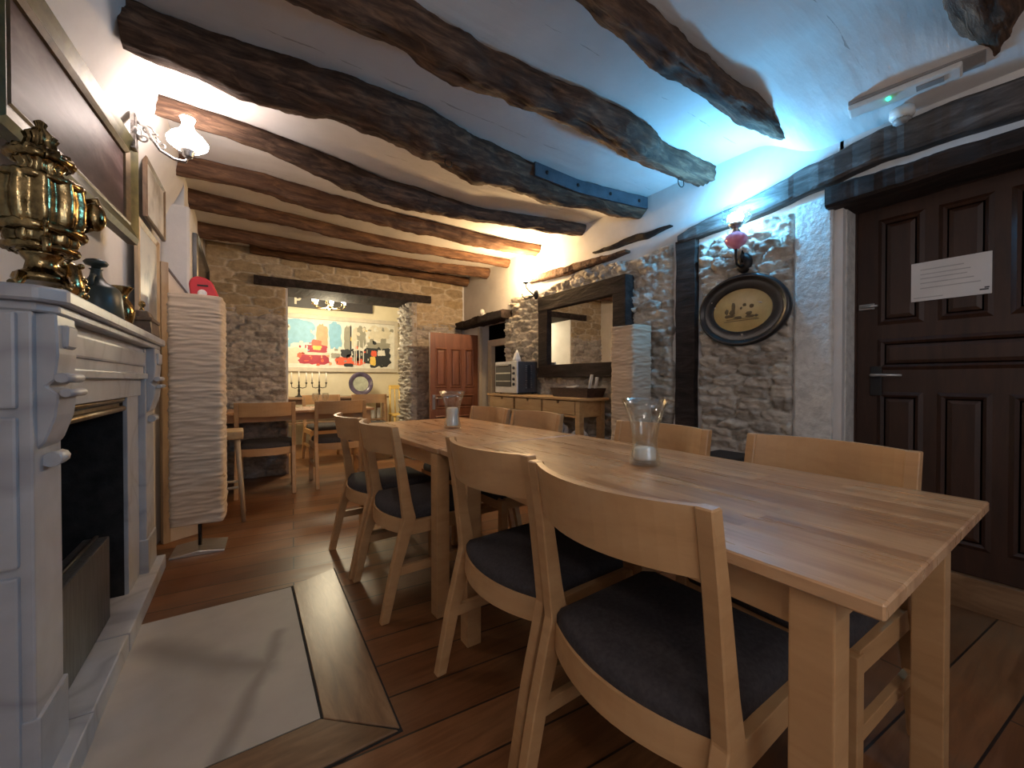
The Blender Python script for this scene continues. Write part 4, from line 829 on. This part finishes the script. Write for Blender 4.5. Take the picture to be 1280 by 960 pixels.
# ------------------------------------------------------------------ paper floor lamps
def paper_lamp(label, loc, wd, z0, z1, rz, seed):
    t = thing('paper_floor_lamp', label, 'floor lamp', loc, rz)
    m = MB(); n = 18; rings = []; hw = wd/2
    per = []
    for k in range(4):
        for q in range(n):
            f = q/n*2-1; c_ = [(f, -1), (1, f), (-f, 1), (-1, -f)][k]; per.append(c_)
    P = np.array(per)*1.0
    rr = np.sqrt((P**2).sum(1)); P = P/np.maximum(1, (np.abs(P)**9).sum(1)**(1/9))[:, None]
    s_ = np.arange(len(P))/n
    for z_ in np.linspace(z0, z1, int((z1-z0)/0.005)):
        d = 0.021*np.abs(fbm(s_*1.7+0.5*np.sin(z_*9), np.full(len(s_), z_*44), seed, 3))+0.009*fbm(s_*3.5, np.full(len(s_), z_*70), seed+3, 3)-0.004
        rings.append([(p[0]*(hw+d[i]), p[1]*(hw+d[i]), z_+0.004*math.sin(s_[i]*3)) for i, p in enumerate(P)])
    m.loft(rings, True, True, True); m.build('paper_shade', M['paper_shade'], t)
    m = MB(); m.prism([(-hw, 0), (hw, 0), (hw, 0.008), (0, 0.026), (-hw, 0.008)], 1, -hw*0.85, hw*0.85, 0.002); m.build('base_plate', M['steel'], t)
    m = MB(); m.tube([(0.0, 0, 0.02), (0.0, 0, z0+0.02)], 0.010, 10); m.build('pole', M['iron'], t)
    return t
paper_lamp('tall crumpled-paper floor lamp beside the fireplace', (-0.232, 3.08, 0), 0.262, 0.185, 1.525, R(-3), 3)
paper_lamp('pale paper floor lamp in front of the stone wall, beside the sideboard', (2.325, 1.93, 0), 0.215, 0.15, 1.415, 0, 8)

# framed cream board leaning between the left lamp and the wall
cbd = thing('leaning_board', 'cream board with a wooden edge leaning behind the left paper lamp', 'board', (-0.425, 3.30, 0.0), R(30))
m = MB(); m.prism([(0.0, 0.0), (0.20, 0.0), (0.20, 1.50), (0.035, 1.72), (0.0, 1.75)], 1, 0.0, 0.02); m.build('panel', M['cream_panel'], cbd)
m = MB(); m.box(-0.012, 0.028, -0.012, 0.024, 0, 1.77, 0.004); m.build('edge_post', M['frame_tan'], cbd)
m = MB(); m.prism([(0.03, 1.72), (0.205, 1.49), (0.205, 1.505), (0.03, 1.74)], 1, -0.006, 0.024); m.build('top_strip', M['walnut'], cbd)
rd = thing('red_case', 'glossy red rounded plastic case with a dark slot, above the left paper lamp', 'case', (-0.195, 3.12, 1.526), R(-4))
m = MB(); pr_ = [(-0.078+0.0, 0.0), (0.072, 0.0), (0.028, 0.115), (0.0, 0.135), (-0.045, 0.145), (-0.075, 0.130), (-0.088, 0.10)]
m.prism(pr_, 1, 0.0, 0.05, 0.008); m.build('body', M['red'], rd)
m = MB(); m.box(-0.045, 0.01, -0.003, 0.004, 0.082, 0.092); m.build('slot', M['darkbox'], rd)
m = MB(); m.lathe([(0.024, 0), (0.024, 0.006), (0.016, 0.012), (0.006, 0.012)], (-0.02, 0.001, 0.038), 20, mat=Matrix.Rotation(PI/2, 4, 'X')); m.build('white_knob', M['white'], rd)
# stool behind the left lamp
so = thing('wooden_stool', 'pale wooden stool half hidden behind the left paper lamp', 'stool', (-0.17, 3.62, 0), 0)
m = MB(); m.box(-0.10, 0.16, -0.13, 0.13, 0.60, 0.66, 0.012); m.build('seat', M['pine'], so)
for sx in (-1, 1):
    for sy in (-1, 1):
        m = MB(); m.tube([(0.03+sx*0.09, sy*0.09, 0.605), (0.03+sx*0.13, sy*0.13, 0.0)], [0.016, 0.014], 8); m.build('leg', M['frame_tan'], so)
for yy in (-0.11, 0.11): m = MB(); m.tube([(-0.08, yy, 0.25), (0.14, yy, 0.25)], 0.010, 8); m.build('rung', M['frame_tan'], so)

# ------------------------------------------------------------------ sideboard and what stands on it
sb = thing('sideboard', 'long pine sideboard with three drawers under the mirror', 'sideboard', (2.18, 2.29, 0))
m = MB()
top = [(-0.02, -0.0), (0.0, -0.03), (0.08, -0.045), (0.20, -0.045), (0.275, -0.03), (0.29, 0.0), (0.29, 1.43), (-0.02, 1.43)]
m.prism(top, 2, 0.865, 0.888, 0.004); m.build('worktop', M['pine'], sb)
m = MB(); m.box(0.0, 0.28, 0.03, 0.06, 0.735, 0.866, 0.003); m.box(0.0, 0.28, 1.36, 1.39, 0.735, 0.866, 0.003); m.box(0.262, 0.28, 0.05, 1.37, 0.735, 0.866); m.box(0.0, 0.28, 0.05, 1.37, 0.728, 0.748, 0.002); m.box(0.03, 0.28, 0.485, 0.50, 0.745, 0.866); m.box(0.03, 0.28, 0.925, 0.94, 0.745, 0.866); m.build('carcass', M['pine'], sb)
for x_, y_ in ((0.0, 0.02), (0.235, 0.02), (0.0, 1.35), (0.235, 1.35)):
    m = MB(); m.box(x_-0.002, x_+0.045, y_-0.002, y_+0.05, 0, 0.866, 0.004); m.build('leg', M['pine'], sb)
for y0 in (0.072, 0.504, 0.944):
    y1 = y0+0.41; yc = (y0+y1)/2
    m = MB(); m.prism([(y0, 0.752), (y1, 0.752), (y1, 0.858), (yc+0.016, 0.858), (yc+0.012, 0.836), (yc-0.012, 0.836), (yc-0.016, 0.858), (y0, 0.858)], 0, -0.006, 0.014, 0.0015)
    m.box(0.012, 0.25, y0+0.01, y0+0.02, 0.752, 0.84); m.box(0.012, 0.25, y1-0.02, y1-0.01, 0.752, 0.84); m.box(0.012, 0.25, y0+0.01, y1-0.01, 0.75, 0.758); d = m.build('drawer', M['pine'], sb)
    m = MB(); m.box(0.013, 0.016, yc-0.02, yc+0.02, 0.83, 0.858); m.build('finger_notch', M['darkbox'], d)
m = MB(); m.box(0.0, 0.28, 0.03, 1.38, 0.30, 0.322, 0.003); m.build('lower_shelf', M['pine'], sb)
rnd = random.Random(12)
for k, (y_, r_, lb_) in enumerate(((0.16, 0.11, 'white plastic-wrapped bundle under the sideboard, nearest the paper lamp'), (0.40, 0.12, 'white plastic-wrapped bundle under the sideboard, behind its front leg'), (0.66, 0.11, 'white plastic-wrapped bundle under the middle of the sideboard'))):
    m = MB(); rings = []
    for i in range(11):
        ph = PI*i/10; ring = []
        for j in range(18):
            a = 2*PI*j/18; q = r_*math.sin(ph)*(1+0.35*(rnd.random()-0.5)); ring.append((q*math.cos(a)*0.9, q*math.sin(a), r_*1.35*(1-math.cos(ph))*(1 if i == 0 else 1+0.1*(rnd.random()-0.5))))
        rings.append(ring)
    m.loft(rings, True, True, False); o = m.build('wrapped_bundle', M['wrap'], None, (2.315, 2.29+y_, 0.324)); tag(o, lb_, 'bundle', 'wrapped bundles under the sideboard')
bn = thing('waste_bin', 'grey upright bin under the far end of the sideboard', 'bin', (2.30, 3.40, 0.323))
m = MB(); m.lathe([(0.085, 0), (0.10, 0.34), (0.104, 0.35), (0.098, 0.35), (0.082, 0.02)], n=24); m.build('body', M['grey'], bn)
m = MB(); m.lathe([(0.106, 0.335), (0.108, 0.345), (0.106, 0.356), (0.098, 0.356)], n=24); m.build('rim', M['grey'], bn)
tv = thing('toaster_oven', 'white-fronted countertop toaster oven with dark vented side on the sideboard', 'oven', (2.22, 3.22, 0.8885))
m = MB(); m.box(0.0, 0.24, 0.0, 0.40, 0.015, 0.325, 0.006); m.build('body', M['oven_side'], tv)
m = MB(); m.box(-0.014, 0.002, -0.002, 0.402, 0.012, 0.328, 0.004); m.build('front_panel', M['white'], tv)
dr = MB(); dr.box(-0.020, -0.012, 0.095, 0.385, 0.075, 0.300, 0.003); dr = dr.build('door', M['vent_dark'], tv)
m = MB(); m.box(-0.024, -0.019, 0.10, 0.38, 0.205, 0.217); m.box(-0.024, -0.019, 0.10, 0.38, 0.125, 0.135); m.tube([(-0.035, 0.12, 0.29), (-0.035, 0.36, 0.29)], 0.005, 8); m.build('door_handle', M['steel'], dr)
for z_ in (0.26, 0.205, 0.15, 0.10):
    m = MB(); m.lathe([(0.015, 0), (0.014, 0.012), (0.010, 0.014)], (-0.013, 0.05, z_), 16, mat=Matrix.Rotation(-PI/2, 4, 'Y')); m.build('knob', M['darkbox'], tv)
m = MB()
for k in range(13):
    for xx in (0.09, 0.15): m.box(xx, xx+0.022, -0.003, 0.002, 0.06+k*0.018, 0.069+k*0.018)
m.build('vents', M['silver'], tv)
m = MB(); m.box(0.112, 0.15, -0.004, 0.001, 0.06, 0.29); m.build('vent_panel', M['vent_dark'], tv)
for xx in (0.03, 0.21):
    for yy in (0.04, 0.36):
        m = MB(); m.lathe([(0.012, 0), (0.014, 0.016)], (xx, yy, 0), 10); m.build('foot', M['darkbox'], tv)
nk = MB(); nk.lathe([(0.045, 0), (0.038, 0.03), (0.022, 0.08), (0.006, 0.115)], (0, 0, 0), 14, flute=5, famp=0.16); o = nk.build('folded_cloth', M['white'], None, (2.265, 3.30, 1.2145)); tag(o, 'white folded cloth peak standing on the toaster oven', 'cloth')
ty = thing('wicker_tray', 'dark brown wicker tray of cutlery on the near end of the sideboard', 'tray', (2.33, 2.50, 0.889))
m = MB(); hw, hl, hz = 0.105, 0.23, 0.075
m.loft([[(-hw*.85, -hl*.9, 0), (hw*.85, -hl*.9, 0), (hw*.85, hl*.9, 0), (-hw*.85, hl*.9, 0)], [(-hw, -hl, hz), (hw, -hl, hz), (hw, hl, hz), (-hw, hl, hz)], [(-hw+.012, -hl+.012, hz), (hw-.012, -hl+.012, hz), (hw-.012, hl-.012, hz), (-hw+.012, hl-.012, hz)], [(-hw*.85+.012, -hl*.9+.012, 0.01), (hw*.85-.012, -hl*.9+.012, 0.01), (hw*.85-.012, hl*.9-.012, 0.01), (-hw*.85+.012, hl*.9-.012, 0.01)]], True, True, False); m.build('basket', M['crate'], ty)
m = MB(); m.box(-0.085, 0.085, -0.004, 0.004, 0.008, 0.066); m.build('divider', M['crate'], ty)
for (y_, x_, dz, dy, lb_) in ((-0.12, 0.0, 0.17, -0.05, 'left white-handled serving tong standing up in the wicker tray'), (-0.16, 0.03, 0.15, -0.04, 'right white-handled serving tong standing up in the wicker tray')):
    m = MB(); m.tube([(0, 0, 0), (0.0, dy*.5, dz*.5), (0.0, dy, dz)], [0.006, 0.008, 0.010], 8); m.tube([(0.018, 0, 0), (0.016, dy*.5, dz*.5), (0.010, dy, dz)], [0.005, 0.006, 0.007], 8)
    tag(m.build('serving_tong', M['white'], None, (2.33+x_, 2.50+y_, 0.902)), lb_, 'tong', 'serving tongs in the wicker tray')
rnd = random.Random(3)
for k, yy in enumerate((0.02, 0.06, 0.10)):
    m = MB(); m.tube([(0, 0, 0), (0.0, -0.06, 0.012)], [0.007, 0.005], 7); m.ball((0, 0.02, 0.0), 0.018, 0.8, 1.3, 0.4, 8)
    o = m.build('spoon', M['white'], None, (2.31+0.012*k, 2.50+yy, 0.968)); tag(o, ['pale spoon lying nearest the tongs on the wicker tray', 'middle one of three pale spoons on the wicker tray', 'pale spoon farthest from the tongs on the wicker tray'][k], 'spoon', 'spoons on the wicker tray')
# black box on the floor behind the chairs
bk = thing('waste_bin', 'black box-shaped bin standing against the stone wall by the white pier', 'bin', (2.33, 1.235, 0))
m = MB(); m.prism([(-0.10, 0), (0.10, 0), (0.115, 0.56), (-0.115, 0.56)], 1, -0.11, 0.11, 0.01); m.build('body', M['darkbox'], bk)
m = MB(); m.box(-0.12, 0.12, -0.115, 0.115, 0.56, 0.60, 0.012); m.build('lid', M['darkbox'], bk)

# ------------------------------------------------------------------ emergency light and smoke detector
em = thing('emergency_light', 'long flat emergency light with a green indicator on the ceiling edge', 'emergency light', (2.355, 0.485, 2.258), 0)
em.rotation_euler = (0, R(20), R(7))
m = MB(); m.box(-0.035, 0.035, -0.21, 0.20, 0.02, 0.05, 0.004); m.build('mounting_rail', M['grey'], em)
m = MB(); m.box(-0.030, 0.030, -0.15, 0.20, -0.005, 0.024, 0.008); m.build('housing', M['white'], em)
m = MB(); m.box(-0.012, 0.012, -0.10, -0.02, -0.008, -0.004); m.build('label_strip', M['grey'], em)
m = MB(); m.ball((-0.008, 0.065, -0.006), 0.008); m.build('indicator', M['green_led'], em)
sd = thing('smoke_detector', 'small round slotted smoke detector beside the emergency light', 'smoke detector', (2.475, 0.534, 2.222))
m = MB(); m.lathe([(0.042, 0.03), (0.044, 0.0), (0.036, -0.012), (0.030, -0.014)], n=28, mat=Matrix.Identity(4)); m.build('base', M['white'], sd)
m = MB(); m.lathe([(0.028, -0.012), (0.030, -0.028), (0.020, -0.038), (0.004, -0.040)], n=32, flute=16, famp=0.09); m.build('sensor_head', M['grey'], sd)
wfix = MB(); wfix.lathe([(0.018, 0), (0.03, 0.03), (0.034, 0.055), (0.02, 0.075), (0.004, 0.08)], n=18); wfix.box(0.0, 0.10, -0.02, 0.02, 0.01, 0.03); tag(wfix.build('wall_fixture', M['white'], None, (2.46, 4.35, 1.83)), 'small white fixture above the far doorway lintel', 'fixture')

# ------------------------------------------------------------------ glassware on the far table
for x_, y_, lb_ in ((0.60, 4.50, 'stemmed glass standing left of its twin on the far table'), (0.70, 4.56, 'stemmed glass standing right of its twin on the far table')):
    m = MB(); m.lathe([(0.032, 0), (0.030, 0.003), (0.005, 0.008), (0.004, 0.06), (0.012, 0.07), (0.034, 0.095), (0.036, 0.13), (0.030, 0.155), (0.028, 0.155), (0.033, 0.13), (0.010, 0.075)], n=20)
    tag(m.build('wine_glass', M['glass'], None, (x_, y_, 0.738)), lb_, 'glass', 'glasses on the far table')
# ------------------------------------------------------------------ the back room
rt = table('serving_table', 'dark brown serving table against the cream wall of the back room', -0.86, 0.86, -0.24, 0.24, [(-0.83, -0.21), (0.77, -0.21), (-0.83, 0.15), (0.77, 0.15)], (1.10, 6.80, 0), 0, M['brown_wood'], 0.03, 0.77)
m = MB(); m.box(-0.80, 0.80, -0.20, 0.20, 0.38, 0.40, 0.003); m.build('lower_shelf', M['brown_wood'], rt)
for k, (x_, h_, lb_) in enumerate(((1.88, 0.17, 'left white jar on the serving table shelf'), (1.97, 0.17, 'right white jar on the serving table shelf'))):
    m = MB(); m.lathe([(0.032, 0), (0.036, 0.01), (0.036, h_*.75), (0.026, h_*.85), (0.028, h_)], n=18); tag(m.build('jar', M['white'], None, (x_-0.13, 6.72, 0.4015)), lb_, 'jar', 'white jars under the serving table')
pl = thing('display_plate', 'large dark iridescent round plate standing on the serving table', 'plate', (1.60, 6.92, 0.965))
rot = Matrix.Rotation(R(82), 4, 'X')
m = MB(); m.lathe([(0.19, 0.02), (0.195, 0.03), (0.18, 0.032), (0.12, 0.012), (0.115, 0.0), (0.18, 0.012), (0.19, 0.02)], n=40, mat=rot, cap=False); m.build('rim', M['plate'], pl)
m = MB(); m.lathe([(0.122, 0.013), (0.09, 0.008), (0.003, 0.006), (0.003, 0.0), (0.12, 0.002)], n=36, mat=rot); m.build('centre', M['plate_mid'], pl)
def candelabra(x_, label):
    t = thing('candelabra', label, 'candelabra', (x_, 6.86, 0.771), group='three-arm candelabra on the serving table')
    m = MB(); m.lathe([(0.06, 0), (0.055, 0.01), (0.02, 0.025), (0.012, 0.06), (0.018, 0.10), (0.010, 0.13), (0.014, 0.17), (0.008, 0.20), (0.012, 0.235)], n=18); m.build('stem', M['iron'], t)
    for s in (-1, 1):
        m = MB(); m.tube([(0, 0, 0.15), (s*0.05, 0, 0.135), (s*0.095, 0, 0.15), (s*0.10, 0, 0.20)], 0.006, 8); m.lathe([(0.008, 0.20), (0.018, 0.21), (0.014, 0.222)], (s*0.10, 0, 0), 14); m.build('arm', M['iron'], t)
    for xx, z0 in ((0, 0.235), (-0.10, 0.222), (0.10, 0.222)):
        m = MB(); m.lathe([(0.009, z0), (0.009, z0+0.15), (0.003, z0+0.156)], (xx, 0, 0), 12); m.build('candle', M['candle'], t)
    return t
candelabra(0.965, 'three-armed iron candelabra right of its twin on the serving table')
candelabra(0.685, 'three-armed iron candelabra nearest the stone jamb on the serving table')
# wide framed painting, abstract patches of colour
pt = thing('harbour_painting', 'wide bright harbour painting in a pale frame on the back room wall', 'painting', (1.33, 7.185, 1.165))
wp, hp = 1.96, 0.92
m = MB()
for a in ((-wp/2, wp/2, 0, 0.07), (-wp/2, wp/2, hp-0.07, hp)): m.box(a[0], a[1], -0.03, 0.012, a[2], a[3], 0.006)
for a in ((-wp/2, -wp/2+0.07), (wp/2-0.07, wp/2)): m.box(a[0], a[1], -0.03, 0.012, 0.06, hp-0.06, 0.006)
m.build('frame', M['ivory'], pt)
art = ['art_cream', 'art_sky', 'art_peach', 'art_red', 'art_orange', 'art_black', 'art_grey', 'art_yellow', 'art_pale']
A = {a: i for i, a in enumerate(art)}
m = MB(); x0, x1, z0, z1 = -wp/2+0.06, wp/2-0.06, 0.06, hp-0.06
m.box(x0, x1, -0.010, 0.0, z0, z1, 0, mi=A['art_pale'])
def patch(a, b, c, d, col, lay=1, rag=0.24, n=26):
    rr = random.Random(int((a*31+b*77+c*131+d*17)*1000))
    cx, cz, rx, rz_ = (a+b)/2, (c+d)/2, (b-a)/2, (d-c)/2
    pts = []
    for k in range(n):
        q = 2*PI*k/n; cc, ss = math.cos(q), math.sin(q); e = (abs(cc)**6+abs(ss)**6)**(-1/6)*(1-rag*rr.random())
        pts.append((x0+(x1-x0)*(cx+rx*cc*e), -0.010-0.0012*lay, z0+(z1-z0)*(cz+rz_*ss*e)))
    m.loft([[(p[0], -0.009, p[2]) for p in pts], pts], True, True, False, A[col])
P_ = [(.0, .30, .45, .98, 'art_sky', 1), (.0, .26, .05, .42, 'art_cream', 1), (.30, .40, .40, .92, 'art_peach', 2), (.40, .52, .38, .97, 'art_sky', 1), (.53, .60, .35, .92, 'art_grey', 2), (.60, .68, .38, .90, 'art_cream', 1),
      (.64, .73, .42, .93, 'art_grey', 2), (.585, .60, .25, .97, 'art_black', 3), (.15, .42, .06, .30, 'art_red', 3), (.22, .40, .28, .48, 'art_red', 3), (.26, .35, .40, .58, 'art_orange', 4), (.27, .35, .36, .46, 'art_yellow', 5), (.19, .44, .26, .32, 'art_cream', 5),
      (.44, .72, .06, .24, 'art_orange', 3), (.42, .50, .20, .32, 'art_grey', 3), (.50, .60, .22, .42, 'art_black', 4), (.53, .62, .03, .11, 'art_black', 4), (.68, .98, .02, .50, 'art_black', 2), (.72, .97, .44, .58, 'art_grey', 3), (.60, .72, .14, .40, 'art_black', 3),
      (.77, .83, .26, .40, 'art_orange', 5), (.76, .82, .06, .28, 'art_yellow', 5), (.70, .77, .03, .12, 'art_pale', 5), (.83, .91, .28, .42, 'art_pale', 5), (.74, .97, .60, .96, 'art_cream', 1), (.76, .80, .54, .66, 'art_grey', 4), (.86, .92, .56, .68, 'art_grey', 4)]
for a, b, c, d, col, lay in P_: patch(a, b, c, d, col, lay)
rs_ = random.Random(21)
for k in range(70):
    a_ = rs_.choice(((.02, .30, .35, .95, ('art_pale', 'art_cream', 'art_sky')), (.45, .72, .10, .45, ('art_black', 'art_grey', 'art_orange')), (.70, .97, .05, .60, ('art_black', 'art_grey', 'art_pale')), (.55, .97, .60, .95, ('art_grey', 'art_cream', 'art_pale', 'art_yellow')), (.15, .42, .06, .50, ('art_red', 'art_peach', 'art_orange'))))
    ux, uz = rs_.uniform(a_[0], a_[1]), rs_.uniform(a_[2], a_[3]); wx, wz = rs_.uniform(.004, .022), rs_.uniform(.01, .06)
    patch(max(.01, ux-wx), min(.99, ux+wx), max(.02, uz-wz), min(.98, uz+wz), rs_.choice(a_[4]), 4, 0.4, 12)
for xx in (.635, .665, .70, .62): patch(xx, xx+.008, .04, .62, 'art_pale', 6, 0.3)
m.build('canvas', [M[a] for a in art], pt)
# sign board above it
sg = thing('sign_board', 'dark hanging sign board with pale letters above the painting', 'sign', (1.20, 7.17, 2.185))
m = MB(); m.box(-0.66, 0.66, -0.02, 0.02, 0.0, 0.22, 0.004); m.build('board', M['sign'], sg)
cu = bpy.data.curves.new('letter', 'FONT'); cu.body = 'P'; cu.size = 0.19; cu.extrude = 0.002; cu.offset = 0.006
lo = bpy.data.objects.new('letter', cu); COL.objects.link(lo); lo.rotation_euler = (PI/2, 0, 0); lo.location = (-0.55, -0.023, 0.05)
dg = bpy.context.evaluated_depsgraph_get(); me = bpy.data.meshes.new_from_object(lo.evaluated_get(dg)); bpy.data.objects.remove(lo)
me.materials.clear(); me.materials.append(M['ivory']); lo = bpy.data.objects.new('letter', me); COL.objects.link(lo); lo.rotation_euler = (PI/2, 0, 0); lo.location = (-0.55, -0.023, 0.05); lo.parent = sg
# chandelier
cl = thing('chandelier', 'lit chandelier of candle bulbs hanging in the back room', 'chandelier', (0.975, 6.0, 2.06))
m = MB(); m.tube([(0, 0, 0.0), (0, 0, 0.60)], 0.006, 8); m.lathe([(0.012, -0.06), (0.03, -0.03), (0.02, 0.0), (0.008, 0.03)], n=16); m.lathe([(0.045, 0.585), (0.03, 0.56), (0.008, 0.55)], n=16); m.build('stem', M['brass'], cl)
for k in range(6):
    a = 2*PI*k/6+0.2; ca, sa = math.cos(a), math.sin(a)
    m = MB(); m.tube([(0, 0, -0.02), (0.09*ca, 0.09*sa, -0.05), (0.18*ca, 0.18*sa, -0.04), (0.21*ca, 0.21*sa, -0.005)], 0.006, 8); m.lathe([(0.008, -0.01), (0.022, 0.0), (0.012, 0.006), (0.012, 0.03)], (0.21*ca, 0.21*sa, 0), 12); arm = m.build('arm', M['brass'], cl)
    m = MB(); m.lathe([(0.012, 0.028), (0.018, 0.06), (0.034, 0.12), (0.044, 0.18), (0.030, 0.19)], (0.21*ca, 0.21*sa, 0), 14); m.build('candle_bulb', M['candlebulb'], arm)
# yellow slatted chair
yc = thing('yellow_chair', 'bright yellow slat-back wooden chair in the back room by the stone jamb', 'chair', (2.24, 6.72, 0), R(-95))
for s in (-1, 1):
    m = MB(); m.tube([(-0.20, s*0.17, 0), (-0.18, s*0.17, 0.44), (-0.25, s*0.16, 0.93)], 0.017, 8); m.build('rear_leg', M['yellow_wood'], yc)
    m = MB(); m.tube([(0.19, s*0.17, 0), (0.18, s*0.17, 0.44)], 0.017, 8); m.build('front_leg', M['yellow_wood'], yc)
m = MB(); m.box(-0.20, 0.21, -0.20, 0.20, 0.43, 0.46, 0.01); m.build('seat', M['yellow_wood'], yc)
m = MB(); m.box(-0.265, -0.235, -0.18, 0.18, 0.87, 0.94, 0.008); m.build('top_rail', M['yellow_wood'], yc)
for yy in (-0.08, 0, 0.08):
    m = MB(); m.tube([(-0.19, yy, 0.455), (-0.25, yy, 0.88)], 0.011, 8); m.build('slat', M['yellow_wood'], yc)
